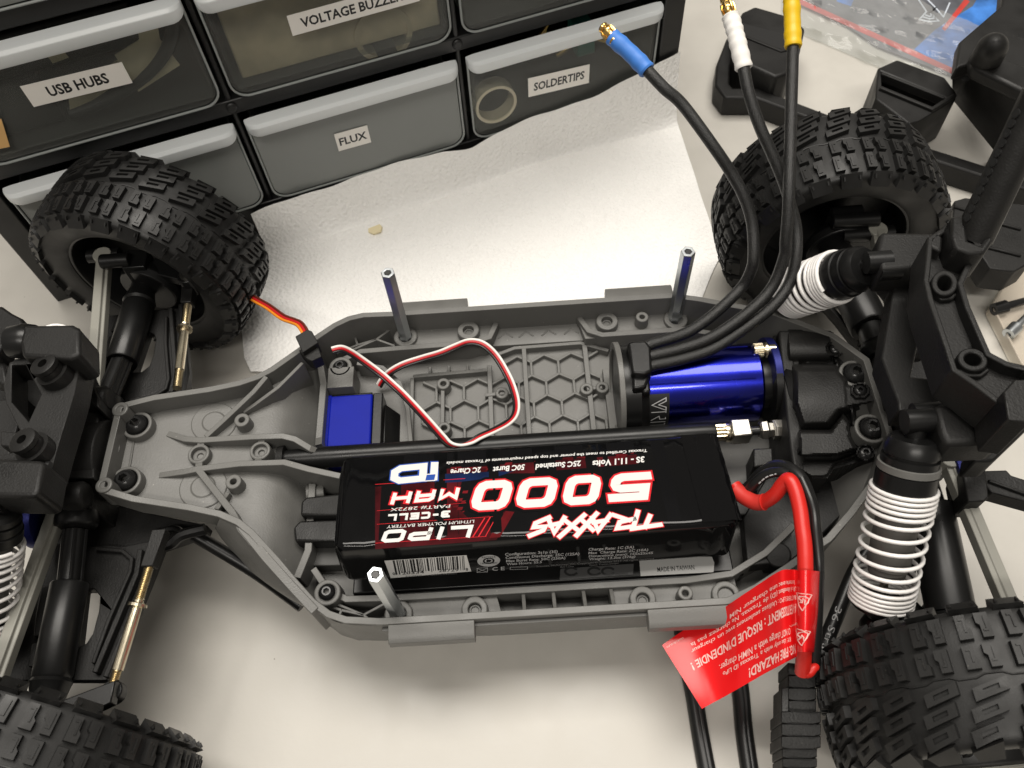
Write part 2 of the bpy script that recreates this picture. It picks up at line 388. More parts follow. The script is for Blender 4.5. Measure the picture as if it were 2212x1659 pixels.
for k in range(3):
    z = ROWZ(k)[0]
    cabbox(fm, 13, 373, -145.8, -0.8, z-10.5 if k else TZ+0.5, z-2.0)
    if k:
        for c in (1, 2):
            s = COLS(c)[0]-2.5; fm.cyl(CAB(s, -1, z-6), CAB(s, 0.6, z-6), 3.2, 2.6, 14)
cabbox(fm, 13, 373, -145.5, -0.5, TOPZ-6, TOPZ)
fm.build('frame', FRAME, cab, bevel=0.8)
def rrect(s0, s1, z0, z1, r0, r1, n=6):
    out = []
    for (cx, cz, r, a0) in ((s1-r1, z1-r1, r1, 0), (s0+r1, z1-r1, r1, 90), (s0+r0, z0+r0, r0, 180), (s1-r0, z0+r0, r0, 270)):
        for i in range(n+1):
            a = math.radians(a0+90*i/n); out.append((cx+r*math.cos(a), cz+r*math.sin(a)))
    return out
DRTXT = {(0, 1): ('USB HUBS', 51.5, 95.8, 78.3, 89.8, -2.2, 'n'), (1, 1): ('VOLTAGE BUZZERS', 172.5, 236, 79.5, 90.2, 0.6, 'n'),
         (1, 0): ('FLUX', 177.8, 196.4, 4.7, 16.9, -0.6, 'n'), (2, 0): ('SOLDERTIPS', 290.2, 327.8, 2.4, 15.4, -4.2, 'n')}
DLAB = {(0, 1): 'upper-left frosted drawer holding hubs and a black cable', (1, 1): 'upper-middle frosted drawer',
        (2, 0): 'lower-right frosted drawer with ring and small tips inside', (1, 0): 'lower-middle empty frosted drawer'}
for row in range(3):
    for c in range(3):
        z0, z1 = ROWZ(row); s0, s1 = COLS(c); m = MB()
        pts = rrect(s0+1.5, s1-1.5, z0, z1-2, 8, 3)
        th = 1.2
        m.prism([CAB(p[0], 1.6-1.4*(z1-p[1])/57, p[1]) for p in pts], CN*-th)
        for sx in (s0+3, s1-4.2): cabbox(m, sx, sx+1.2, -138, 0, z0+6, z1-12)      # drawer sides
        cabbox(m, s0+4, s1-4, -138, 0, z0+3, z0+4.2); cabbox(m, s0+4, s1-4, -138, -136.8, z0+4.2, z1-12)
        d = m.build('drawer', DRAWERCLEAR if (row, c) in ((1, 0), (1, 1), (1, 2), (1, 2), (0, 2)) else DRAWER, cab, bevel=0.35)
        if (c, row) in DLAB: d['label'] = DLAB[(c, row)]
        # bright rolled edge and lip
        e = MB(); outer = rrect(s0+0.8, s1-0.8, z0-0.8, z1-1.5, 8.6, 3.5); k = len(outer)
        ring = [CAB(p[0], 2.1-1.4*(z1-p[1])/57, p[1]) for p in outer]
        e.tube([q for q in ring]+[ring[0]], 0.62, 6, caps=False)
        e.build('rim', RIM, d)
        l = MB(); prof = [(1.0, 0.0), (7.6, -0.6), (9.0, -2.2), (8.6, -7.2), (7.4, -8.6), (1.0, -7.2)]
        n = 34; rows = []
        for i in range(n+1):
            t = 0.5-0.5*math.cos(math.pi*i/n); s = s0+0.3+(s1-s0-0.6)*t
            edge = min(t, 1-t)*(s1-s0); f = math.sqrt(max(0.0, 1-max(0, 1-edge/6.5)**2)) if edge < 6.5 else 1.0
            rows.append([CAB(s, 1.0+(p[0]-1.0)*(0.25+0.75*f), z1+p[1]*(0.45+0.55*f)-0.9*(1-f)) for p in prof])
        vs = [q for r in rows for q in r]; k = len(prof)
        fs = [[i*k+j, i*k+(j+1) % k, (i+1)*k+(j+1) % k, (i+1)*k+j] for i in range(n) for j in range(k)]
        fs += [list(range(k)), [n*k+j for j in reversed(range(k))]]
        l.add(vs, fs); l.build('handle_lip', LIP, d, bevel=0.5)
        if (c, row) in DRTXT:
            txt, a, b, za, zb, tilt, _ = DRTXT[(c, row)]
            fm2 = lambda s, z, dd=0.0, z1=z1: CAB(s, 2.3-1.4*(z1-z)/57+dd, z)
            lb = MB(); ti = tilt
            lb.prism([fm2(a, za-ti*.3), fm2(b, za+ti*.3), fm2(b, zb+ti*.3), fm2(a, zb-ti*.3)], CN*-0.25)
            lb.build('sticker', PAPER, d, flat=True)
            tm = MB(); hh = (zb-za)*(0.44 if row else 0.40); mid = (za+zb)/2-hh/2; wpad = (b-a)*(0.2 if txt == 'USB HUBS' else 0.085)
            put_text(tm, txt, (a+wpad, mid-ti*.2), (b-wpad, mid+ti*.2), hh, lambda x, z: fm2(x, z, 0.06), bold=0.028)
            tm.build('lettering', INK_SHADE_BLACK, d, recalc=False, flat=True)
# sticky note on the left upper drawer
mb = MB(); mb.prism([CAB(18, 2.6, 64.6), CAB(32.2, 2.6, 63.4), CAB(36.6, 2.6, 78.2), CAB(20, 2.6, 79.4)], CN*-0.3)
tag(mb.build('paper_note', CARDORANGE), 'small orange paper note at the left end of the USB HUBS drawer', 'note')
# contents seen through the drawers
mb = MB(); pth = []
for i in range(30):
    t = i/29; pth.append(CAB(62+62*math.sin(t*math.pi/2)**1.05, -5-1.5*math.sin(3*t), 66+2*t+36*(1-math.cos(t*math.pi/2))**1.1))
mb.tube(pth, 3.0, 10)
tag(mb.build('black_cable', mat('cable_in_drawer', (0.006, 0.006, 0.007), 0.5)), 'thick black cable curving inside the USB HUBS drawer', 'cable')
mb = MB(); cabbox(mb, 22, 108, -45, -12, 86, 107); cabbox(mb, 22, 58, -40, -8, 61, 87)
tag(mb.build('hub', mat('hub_black', (0.006, 0.006, 0.006), 0.5), bevel=1.5), 'black hub box filling the USB HUBS drawer', 'hub')
mb = MB(); rnd = random.Random(3)
for (s, z, w, h, a) in ((104, 82, 26, 20, .35), (78, 76, 36, 9, .3), (112, 98, 10, 18, -.2), (70, 99, 8, 12, .2)):
    q = [(-w/2, -h/2), (w*.4, -h*.6), (w/2, h*.4), (-w*.3, h/2)]
    mb.prism([CAB(s+x*math.cos(a)-y*math.sin(a), -6-0.1*x, z+x*math.sin(a)+y*math.cos(a)) for x, y in q], CN*-0.6)
tag(mb.build('paper_scraps', mat('yellow_scraps', (0.80, 0.70, 0.48), 0.6, var=0.2)), 'crumpled tan paper leaflet beside the cable in the USB HUBS drawer', 'leaflet')
mb = MB(); mb.lathe([(0, 12.5), (0, 10.8), (9, 10.8), (9, 12.5)], CAB(271, -9, 3.5), CN, 40, close=True)
tag(mb.build('tape_ring', mat('pale_ring', (0.75, 0.66, 0.5), 0.4)), 'pale empty ring standing inside the SOLDERTIPS drawer', 'ring')
for i, (s, z, a, l, c, nm) in enumerate(((301, 33, 0.9, 16, GOLD, 'brass'), (313, 20, 0.35, 13, GOLD, 'gold'), (338, 24, -0.6, 14, GOLD, 'long gold'))):
    mb = MB(); dv = CD*math.cos(a)+V(0, 0, math.sin(a)); p0 = CAB(s, -12, z-5)
    mb.lathe([(0, 1.6), (l*.5, 1.6), (l*.55, 1.0), (l, 0.3)], p0, dv, 10)
    tag(mb.build('solder_tip', c), ['small metal tip leaning beside the ring in the SOLDERTIPS drawer', 'small metal tip behind the SOLDERTIPS sticker',
        'small metal tip right of the SOLDERTIPS sticker'][i], 'solder tip', 'metal tips in the drawer')
mb = MB(); cabbox(mb, 327, 338, -30, -14, 8, 26)
tag(mb.build('green_box', mat('green_plastic', (0.03, 0.22, 0.17), 0.5), bevel=0.6), 'small green plastic box inside the SOLDERTIPS drawer', 'box')
# packing in the VOLTAGE BUZZERS drawer
mb = MB(); cabbox(mb, 143, 246, -60, -4, 60, 100)
tag(mb.build('cardboard_pack', mat('tan_card', (0.62, 0.52, 0.36), 0.7, var=0.25), bevel=1), 'tan card packet inside the VOLTAGE BUZZERS drawer', 'packet')
mb = MB(); mb.lathe([(0, 15), (0, 12.4), (10, 12.4), (10, 15)], CAB(216, -13, 64), CN, 40, close=True)
mb.v = [v for v in mb.v]
tag(mb.build('wire_coil', mat('cream_ring', (0.62, 0.52, 0.36), 0.5)), 'cream coil leaning at the front of the VOLTAGE BUZZERS drawer', 'coil')
mb = MB()
for i in range(5):
    mb.tube([CAB(150+3*i, -8-i, 104-2*i), CAB(166+6*i, -9-i, 75+2*i)], 0.8, 6)
mb.tube([CAB(160, -9, 78), CAB(190, -8.5, 72)], 1.6, 6)
tag(mb.build('wire_leads', mat('blue_grey_leads', (0.07, 0.10, 0.12), 0.5)), 'bundle of blue-grey wire leads in the VOLTAGE BUZZERS drawer', 'leads')

# ------------------------------------------------------------------ paper towel, pushed up against the cabinet
def towel_edge(t):       # far edge against the cabinet, as (along, height)
    s = 120+266*t
    z = np.interp(s, [120, 136, 205, 234, 246, 252, 275, 330, 379, 386], [-19, -16, -15.0, -14.5, -16.5, -17.5, -13.5, -7, 3, 6])
    return s, z
far = []
NT = 60; NV = 46
near_px = [(512, 600), (515, 720), (531, 803), (600, 822), (800, 800), (1100, 760), (1400, 720), (1560, 640), (1556, 520), (1535, 380), (1480, 230)]
rows = []
for i in range(NT+1):
    t = i/NT; s, z = towel_edge(t)
    A = CAB(s, 3.0+1.2*math.sin(t*17), z+0.7*math.sin(t*23)+0.4*math.sin(t*61))
    base = CAB(s, 9.0+3*math.sin(t*7), TZ+1.0)
    # near edge (hidden below the car)
    px = np.interp(t, [0, .04, .9, 1.0], [512, 531, 1500, 1545]); py = np.interp(t, [0, .04, .35, .9, 1.0], [620, 803, 815, 690, 520])
    B = P(px, py, TZ+0.9)
    if t > 0.9: B = B*(1-(t-.9)/.1)+P(1560, 560, TZ+1.0)*((t-.9)/.1)
    row = [A]
    for j in range(1, 9):
        u = j/8; q = A*(1-u)+base*u; q = q+CN*(2.5*math.sin(u*math.pi)*(-0.4)); q[2] = A[2]+(base[2]-A[2])*math.sin(u*math.pi/2)**0.9
        q = q+CN*(u*1.5); row.append(q)
    for j in range(1, NV+1):
        u = j/NV; q = base*(1-u)+B*u
        q = q+V(0, 0, 0.55*math.sin(q[0]*.07+q[1]*.03)*math.sin(q[1]*.06+1)+0.35+0.25*math.sin(q[0]*.21-q[1]*.17))
        row.append(q)
    rows.append(row)
mb = MB(); mb.grid(rows, th=0.35)
towel = tag(mb.build('paper_towel', TOWEL), 'white embossed paper towel lying between the cabinet and the car', 'paper towel')
mb = MB(); c0 = P(811, 496, TZ+2.6)
mb.prism([c0+V(-4.2, -1.5, 0), c0+V(-1, -3.6, .6), c0+V(3.3, -2.2, .9), c0+V(3.8, 1.6, .7), c0+V(2.6, 3.2, 1.2), c0+V(-1.2, 2.0, .8), c0+V(-4.4, 1.2, .2)], (0.3, 0.2, -1.6))
tag(mb.build('crumb', mat('cream_crumb', (0.80, 0.70, 0.45), 0.6, bump=0.1, bscale=300), bevel=0.3), 'small cream-yellow chip lying on the white paper towel', 'crumb')

# ================================================================== THE CAR
car = thing('toy_car', 'stripped radio controlled car with grey chassis, black tyres and white springs', 'model car', (0, 0, TZ))
HALF = [(-171.5, 20.3, 30), (-157, 24.6, 28.2), (-135, 28.6, 25.5), (-123, 31.6, 24.2), (-115.5, 35, 23), (-110, 39.4, 21.6), (-99.5, 50.7, 18.8),
        (-92.5, 58.8, 16.8), (-85.5, 66.3, 14.6), (-79.5, 70.8, 13), (-73, 73.1, 11.8), (-60, 74, 10), (-20, 74, 10), (30, 74, 10), (72.7, 74, 10), (84, 70, 11.5), (97, 63.5, 14.2),
        (108, 57.5, 17.3), (113, 55, 18.8), (122.7, 46.5, 21.5), (134, 35, 26.3), (143.8, 19.1, 31)]
FLX = [-172, -164, -121, -111, -103, -97, -90, 84, 118, 128, 137, 145]
FLZ = [21, 19.5, 14.5, 13.2, 9.5, 0, -12, -12, -11.5, 8, 19, 24]
def zfl(x): return float(np.interp(x, FLX, FLZ))
def halfw(x): return float(np.interp(x, [h[0] for h in HALF], [h[1] for h in HALF]))
tub = MB()
loop = [V(*h) for h in HALF]+[V(h[0], -h[1], h[2]) for h in reversed(HALF)]
ins = []
for h in loop:    # centre line sits half a thickness inside the outer face
    ins.append(V(h[0]-(1.3 if abs(h[0]) > 140 and h[0] > 0 else (-1.3 if h[0] < -165 else 0)), h[1]-math.copysign(1.35, h[1]), h[2]))
tub.wall(ins, 2.7, lambda x: zfl(x)-2.2, closed=True)
# rolled rim on top of the nose wall
# floor
xs = sorted(set(list(np.linspace(-170.5, 143, 90))))
rows = []
for x in xs:
    w = max(4, halfw(x)-1.5); rows.append([V(x, w*k/8, zfl(x)) for k in range(-8, 9)])
fl = MB(); fl.grid(rows, th=2.2); tub.add(fl.v, fl.f)
# side pods: inner ridge, shelves, ribs, bosses
def pods(s):
    m = MB()
    m.wall([(-90, s*47, 1.5), (-84, s*55.5, 0.5), (-76, s*60, 0), (-57, s*60.6, 0), (60, s*60.6, 0), (78, s*59.5, 1.5), (92, s*53, 5), (104, s*44, 10)] if s < 0 else
           [(-84, 55.5, 0), (-76, 59.3, 0), (-57, 59.8, 0), (-24, 60, 0), (-14.5, 63, -0.5), (-11, 71.5, -1)], 2.6, -12.2)
    if s > 0:
        m.wall([(29, 71.5, -1), (33, 63, -0.5), (39, 59.8, 0), (78, 59.0, 1.5), (90, 53, 5), (99, 48, 8)], 2.6, -12.2)
    for x0, x1 in ((-58, -16), (31, 80)):
        top = [(x0, s*60, -3), (x1, s*60, -3), (x1+(3 if x0 < 0 else 0), s*72.6, -3), (x0-(0 if x0 < 0 else 3), s*72.6, -3)]
        m.prism(top, (0, 0, -9))
    for x in (-24.5, 42):
        m.ring((x, s*67.2, 0.6), 5.2, 2.6, 4, 3.0); m.lathe([(0, 2.5), (0, 1.5), (1, 1.5), (1, 2.5)], (x, s*67.2, -2.8), (0, 0, 1), 20, close=True)
    for x in (-55, 75):
        m.ring((x, s*67, -1.0), 5.6, 3.2, 3.5, 1.5)
    m.ring((58.5, s*66.6, 3.0), 3.0, 1.3, 6, 4)
    # Y shaped webs in the front pocket
    for c, ends in (((-69, 66.5), ((-82, 60.5), (-60, 62), (-62, 72.4))), ((-78, 64), ((-88, 60), (-80, 70), (-69, 66.5)))):
        for e in ends: m.wall([(c[0], s*c[1], -1.2), (e[0], s*e[1], -1.2)], 1.1, -12)
    if s < 0:
        for x in (-5, 7, 19, 30): m.wall([(x, s*61.5, -1.5), (x+.3, s*72.6, 3.0)], 1.5, -12)
    else:
        for k, x in enumerate((-7, 3, 14, 25)):      # small chevrons along the far step
            m.wall([(x-3.6, 66.2, -6.9), (x, 69.0, -6.6), (x+3.6, 66.4, -6.9)], 0.8, -9)
        m.prism([(-14, 62.5, -8), (31, 62.5, -8), (31, 72.6, -6), (-14, 72.6, -6)], (0, 0, -4.2))
    # outward tabs on the rim
    for x0, x1 in ((-57, -24), (42, 73.5)):
        sec = [(74.05, 9.6), (78.6, 9.2), (80.8, 7.6), (81.2, 3.8), (80.2, 2.4), (74.05, 2.4)]
        m.prism([(x0, s*y, z) for y, z in sec], (x1-x0, 0, 0))
    m.prism([(x, s*74.05, z) for x, z in ((-60, 6), (74, 6), (66, -6), (46, -10), (-14, -10), (-40, -7), (-58, -6))], (0, s*1.5, 0))
    return m
for s in (-1, 1):
    p_ = pods(s); tub.add(p_.v, p_.f)
# nose: ribs and bosses
def rib(pts, th, drop=9, m=tub, zb=None):
    m.wall(pts, th, (lambda x: zfl(x)-1) if zb is None else zb)
RZ = 20.0
rib([V(*Q(4, *p)) for p in ((1085, 1150, 18.5), (1200, 1185, RZ), (1300, 1192, RZ), (1640, 1170, RZ), (1830, 1165, RZ), (1910, 1185, 19), (2010, 1245, 17), (2060, 1262, 14))], 2.6)
rib([V(*Q(4, *p)) for p in ((1030, 1420, 18.5), (1200, 1395, RZ), (1280, 1378, RZ), (1550, 1345, RZ), (1840, 1335, RZ), (2000, 1380, 19), (2205, 1425, 17))], 2.6)
rib([V(*Q(4, *p)) for p in ((1330, 1170, RZ), (1450, 1060, RZ+.4), (1640, 880, 22), (1725, 780, 22.5))], 2.2)
rib([V(*Q(4, *p)) for p in ((1575, 1010, 17), (1650, 960, 18), (1800, 850, 20.5), (1960, 690, 18.5))], 1.6)
rib([V(*Q(4, 1280, 1378, RZ)), V(*Q(4, 1500, 1655, 20.6)), V(*Q(7, 1560, 110, 21.5)), V(*Q(7, 1640, 205, 20.5))], 2.8)
rib([V(*Q(7, 1560, 90, 22)), V(*Q(7, 1720, 290, 19.8)), V(*Q(7, 1890, 480, 17.0)), V(*Q(7, 2040, 640, 14.6))], 3.4, zb=lambda x: zfl(x)+3)
rib([V(*Q(4, 1475, 1530, 18)), V(*Q(4, 1400, 1640, 20))], 2.0)
rib([V(*Q(4, 1300, 1195, 19.5)), V(*Q(4, 1300, 1240, 19))], 3.0); rib([V(*Q(4, 1290, 1320, 19)), V(*Q(4, 1285, 1375, 19.5))], 3.0)
rib([V(*Q(4, 1695, 1175, 19.5)), V(*Q(4, 1690, 1215, 18))], 3.0); rib([V(*Q(4, 1675, 1300, 18)), V(*Q(4, 1670, 1340, 19.5))], 3.0)
for (x, y, z, ro, ri, h) in ((775, 990, 30.5, 3.4, 1.6, 12), (670, 1482, 30.5, 3.4, 1.6, 12), (1565, 1060, 20, 3.3, 1.4, 8), (1510, 1460, 20, 3.3, 1.4, 8),
                             (1285, 1280, 19.5, 4.6, 3.2, 7), (1683, 1258, 18.5, 4.4, 3.0, 8)):
    c = Q(4, x, y, z); tub.ring(c, ro, ri, h, 3.2 if ri > 2 else 5)
    if ri > 2: tub.lathe([(0, 3.2), (0, 1.3), (1.2, 1.3), (1.2, 3.2)], c-V(0, 0, 3.4), (0, 0, 1), 20, close=True)
for (x, y) in ((885, 1092), (812, 1452)):
    tub.ring(Q(4, x, y, 23.4), 6.4, 5.0, 6, 3)
for (x, y) in ((1385, 1075), (1315, 1495)):
    c = Q(4, x, y, zfl(Q(4, x, y, 15)[0])+0.5)
    tub.lathe([(0, 9.8), (0.5, 9.4), (0.5, 5.0), (1.0, 4.6), (1.0, 0)], c-V(0, 0, 0.6), V(0.116, 0, 1), 36)
tub.wall([V(*Q(4, 865, 1195, 20.4)), V(*Q(4, 835, 1375, 20.4))], 1.0, 17)
# bulkhead behind the nose, with the servo bay
bz = 4.0
tub.wall([(-94, 53, 6), (-91.5, 40, bz), (-91.5, 12, bz), (-90, 6, bz+5)], 3.0, -12)
tub.wall([(-91.5, -12, bz+4), (-92, -40, bz), (-95, -52, 6)], 3.0, -12)
tub.prism([(-90, 38, 3), (-78, 38, 3), (-78, 49, 3), (-90, 49, 3)], (0, 0, -14))
tub.cyl(Q(4, 1990, 1540, 3), Q(4, 2105, 1528, 2.4), 3.8, n=20)
tub.ring(Q(4, 2205, 715, 3), 5.4, 3.6, 8, 2)
tub.ring(Q(7, 2120, 520, 3), 5.4, 3.6, 8, 2)
tub.wall([(-52, 10, -6), (-54, 30, -6), (-58, 44, -6), (-66, 52, -4), (-78, 54, -2)], 2.0, -12)
# honeycomb floor
HX0, HX1, HY0, HY1 = -52.5, 42, -6, 62
pit_ = 13.0; rr = pit_/math.sqrt(3); seen = set(); hz = -9.6; off = (-2.0, 49.5)
def inside(p): return HX0 < p[0] < HX1 and HY0 < p[1] < (HY1 if p[0] > -14 else 49.5)
k = 0
for j in range(-7, 4):
    for i in range(-8, 8):
        cx_ = off[0]+pit_*(i+0.5*(j % 2)); cy_ = off[1]+1.5*rr*j
        vs = [(cx_+rr*math.cos(math.radians(30+60*q)), cy_+rr*math.sin(math.radians(30+60*q))) for q in range(6)]
        for q in range(6):
            a, b = vs[q], vs[(q+1) % 6]; key = tuple(sorted(((round(a[0], 1), round(a[1], 1)), (round(b[0], 1), round(b[1], 1)))))
            if key in seen or not (inside(a) and inside(b)): continue
            seen.add(key); k += 1
            tub.wall([V(*a, hz+0.004*(k % 40)), V(*b, hz+0.004*(k % 40))], 1.25, -12.3)
for (x, y0, y1, w, z) in ((-52.5, -6, 48, 1.8, -8.6), (-15.5, -6, 52, 2.2, -8.2), (1.5, -6, 61, 2.2, -8.3), (30.8, -6, 60, 2.4, -8.0)):
    tub.wall([(x, y0, z), (x, y1, z)], w, -12.4)
tub.wall([(-52, 48.7, -8.4), (-15, 49.6, -8.4)], 1.8, -12.2)
tub.wall([(-11, 58, -8.2), (-3, 61, -8.2), (29, 61.5, -8.2), (42, 56, -8.2)], 1.8, -12.2)
for i in range(3): tub.wall([(-44+9*i, 49.8, -8.5), (-44+9*i, 53.5, -8.5)], 1.3, -12.2)
for (x, y) in ((660, 825), (1040, 885), (1590, 858), (1692, 848), (665, 1112)):
    c = Q(5, x, y, -6.5); tub.ring(c, 3.1, 1.4, 5.5, 4)
tub.wall([Q(5, 1590, 858, -7.5), Q(5, 1692, 848, -7.5)], 1.8, -12); tub.wall([Q(5, 930, 900, -7.8), Q(5, 1100, 882, -7.8)], 1.8, -12)
tub.wall([Q(5, 657, 845, -7.8), Q(5, 655, 1100, -7.8)], 1.8, -12)
tub.lathe([(0, 21.5), (0, 18.6), (2.4, 18.6), (2.4, 21.5)], (40.5, 24, 8), (1, 0, 0), 48, close=True)
tub.box((38, 2, -12.3), (43, 46, -8.6))
# rear bay
for y in (11.7, -15.5):
    pass
for (x, y, z) in ((1120, 760, 26.5), (1225, 1115, 26.5)):
    c = Q(6, x, y, z); tub.ring(c, 6.6, 5.2, 6, 2.6)
for s_ in (-1, 1):
    up_ = [V(h[0], s_*h[1], h[2]-1.2) for h in HALF[3:12]]
    lo_ = QS(7, [(1385, 85, 12), (1420, 150, 6), (1470, 215, 2), (1535, 290, -3), (1600, 365, -6), (1690, 418, -8), (1800, 448, -9), (1900, 455, -9), (2010, 640, -4)])
    lo_ = [V(q[0], s_*abs(q[1]), q[2]) for q in lo_]
    rows = []
    for t in np.linspace(0, 1, 9):
        rows.append([a*(1-t)+b*t+V(0, s_*2.2*math.sin(math.pi*t), 0) for a, b in zip(smooth(up_, 4), smooth(lo_, 4))])
    fk = MB(); fk.grid(rows); tub.add(fk.v, fk.f)
chassis = tub.build('chassis', GREY, car, bevel=0.35, angle=35)

# screws (button heads with a hex socket)
def screw(c, r, parent, m=DARKSTEEL, d=(0, 0, 1), name='screw', h=None):
    s = MB(); h = h or r*0.55
    s.lathe([(-2.5, r*.6), (-.1, r), (0, r), (h*.55, r*.86), (h*.9, r*.64), (h, r*.55)], c, d, 24)
    s.f.pop()
    x, y, dd = frame(d); c = np.asarray(c, float); dd = nrm(d)
    ci = [c+dd*h+r*.55*(math.cos(a)*x+math.sin(a)*y) for a in [math.pi/12*i for i in range(24)]]
    k = [c+dd*h+r*.40*(math.cos(a)*x+math.sin(a)*y) for a in [math.pi/3*i for i in range(6)]]
    s.plate(ci, [k], -dd*h*.95)
    o = s.build(name, m, parent)
    return o
for (r, x, y, z, rad) in ((4, 885, 1092, 22.2, 4.8), (4, 812, 1452, 22.2, 4.8), (6, 1120, 760, 25.5, 4.9), (6, 1225, 1115, 25.5, 4.9), (4, 2205, 715, 1.5, 3.3), (7, 2120, 520, 1.5, 3.3)):
    screw(Q(r, x, y, z), rad, chassis)

# standoffs
for k, (x, y) in enumerate(((-55, 66.9), (-55, -66.9), (74.5, 67.6))):
    a = V(x, y, -2.4); b = V(x, y, 47.5)
    m = MB(); R = 3.2
    m.lathe([(0, R), (49.3, R), (49.9, R*.93), (49.9, 1.7), (49.5, 1.5), (44, 1.5), (44, 0)], a, (0, 0, 1), 6, rot=0.3)
    so = m.build('hex_standoff', ZINC, car, angle=20, bevel=0.1)
    m = MB(); m.lathe([(0, 1.72), (0.0, 1.3), (-0.8, 1.45), (-1.6, 1.3), (-2.4, 1.45), (-3, 1.3), (-4, 0)], b-V(0, 0, .05), (0, 0, 1), 16); m.build('threaded_hole_shade', INK_SHADE_BLACK, so)  # steel thread coloured black to paint the shade down the hole

# ------------------------------------------------------------------ servo, centre drive shaft
m = MB(); m.box((-88.5, 2, -11.5), (-69, 34.5, 1.5)); sv = m.build('servo', BLUEPLASTIC, car, bevel=0.8)
m = MB(); m.box((-91, 3, -11), (-88.4, 36.5, -1)); m.build('servo_lug', BLUEPLASTIC, sv, bevel=0.4)
m = MB(); m.box((-69, 1, -11.8), (-64.5, 35.5, 0.2)); m.prism([(-64.5, 2, -6), (-58, 4, -11.8), (-58, 30, -11.8), (-64.5, 33, -6)], (-1, 0, -1)); m.build('servo_side', BLACK2, sv, bevel=0.5)
m = MB(); m.box((-89, 34.7, -11), (-70, 38, -3)); m.build('servo_mount', BLACK, sv, bevel=0.5)
AX = V(0, -1.0, 10)
m = MB(); m.lathe([(0, 4.0), (12, 4.6), (165, 4.6), (180, 4.6), (183, 4.2), (183, 2)], (-103, -1.2, 10.5), (1, 0, 0), 28)
shaft = m.build('centre_shaft', BLACK2, car)
m = MB(); m.lathe([(0, 5.8), (3, 6.2), (3, 4.9)], (-106, -1.2, 10.5), (1, 0, 0), 28); m.build('shaft_boot', BLACK, shaft)
m = MB(); m.lathe([(0, 3.0), (0, 2.2), (7, 2.2)], (80, -1.3, 10.5), (1, 0, 0), 12)
for i in range(12):
    a = i*math.pi/6; m.cyl((80, -1.3+3.0*math.cos(a), 10.5+3.0*math.sin(a)), (84.4, -1.3+3.0*math.cos(a), 10.5+3.0*math.sin(a)), 0.55, n=6)
m.lathe([(4.2, 4.2), (5.8, 4.4), (6.6, 4.0)], (80, -1.3, 10.5), (1, 0, 0), 24)
m.build('splined_sleeve', WARMSTEEL, shaft)
m = MB(); m.box((86.4, -5.4, 6.2), (94.6, 2.6, 14.6)); m.build('drive_cup', STEEL, shaft, bevel=0.7)
m = MB(); m.lathe([(0, 2.0), (9, 2.0)], (94.6, -1.4, 10.4), (1, 0, 0), 12); m.build('thread', DARKSTEEL, shaft)
m = MB(); m.lathe([(0, 3.2), (0.8, 4.2), (3.2, 4.4), (4.0, 3.6), (6, 3.4)], (98.5, -1.4, 10.4), (1, 0, 0), 6); m.build('lock_nut', STEEL, shaft, angle=20, bevel=.2)
m = MB(); pth = [V(104.5+t*0.09, -1.4+3.9*math.cos(t*.9), 10.4+3.9*math.sin(t*.9)) for t in range(0, 50)]
m.tube(pth, 0.55, 6); m.build('slipper_spring', STEEL, shaft)
m = MB(); m.cyl((104, -1.4, 10.4), (112, -1.4, 10.4), 2.6, n=16); m.build('axle_end', DARKSTEEL, shaft)

# ------------------------------------------------------------------ motor
MY, MZ = 23.6, 8.2
m = MB(); m.lathe([(0, 16.8), (0.8, 17.4), (49, 17.4), (50, 16.6), (51, 12.5)], (52, MY, MZ), (1, 0, 0), 72)
mot = m.build('motor', BLUEMETAL, car, angle=25)
m = MB()
for dy, dz in ((0.55, 0.835), (-0.42, 0.907)):
    m.cyl((53, MY+17.5*dy, MZ+17.5*dz), (98, MY+17.5*dy, MZ+17.5*dz), 0.35, n=8)
m.build('seam', BLUEMETAL, mot)
m = MB(); m.lathe([(0, 14), (0, 19.2), (1.0, 20.2), (8.0, 20.2), (9.0, 19.2), (11.4, 18.2), (11.4, 10)], (41.5, MY, MZ), (1, 0, 0), 64)
bell = m.build('motor_end_bell', BLACK2, mot)
m = MB(); tp = QS(5, [(1852, 560), (1885, 548), (1975, 545), (2008, 590), (2016, 745), (1965, 765), (1885, 758), (1868, 650)], 32.5)
m.prism(tp, (0, 0, -14)); m.prism(QS(5, [(1885, 740), (2010, 730), (1975, 850), (1890, 860)], 29), (0, 0, -8)); m.build('wire_outlet', BLACK2, bell, bevel=1.2, seg=3)
m = MB(); m.box((49.5, 11, 22), (53, 22, 27.2)); m.build('clamp_screw_block', BLACK2, bell, bevel=1.0)
# wrap-around decal on the can
def can(a, x, lift=0.08): return V(x, MY+(17.4+lift)*math.cos(a), MZ+(17.4+lift)*math.sin(a))
m = MB(); m.grid([[can(math.radians(a), x) for x in (52.2, 54, 56, 58, 60, 61.5)] for a in np.linspace(-5, 128, 40)] if False else
                 [[can(math.radians(a), x) for x in (52.2, 54, 56, 58, 60, 61.5)] for a in np.linspace(128, 215, 30)])
m.build('decal', INK_SHADE_BLACK, mot, recalc=True)
m = MB()
fdec = lambda u, v, l=0.0: can(math.radians(134+u*3.05), 53.0+v*1.0, 0.16+l)
for pts in ([(0, 7), (3.2, 1.0), (6.2, 7), (4.6, 7), (3.2, 3.8), (1.6, 7), 'c'], [(7.0, 7), (11.5, 7), (11.5, 4.6), (9.5, 4.2), (12, 1), 'q'], [(7, 1), (7, 7)], [(13.6, 1), (13.6, 7)], [(15, 7), (18, 7)], [(16.5, 7), (16.5, 1)]):
    q = [p for p in pts if p != 'q']; stroke(m, q, 0.42, fdec)
m.build('decal_lettering', INK_GREY, mot, recalc=False, flat=True)
m = MB(); pl = []
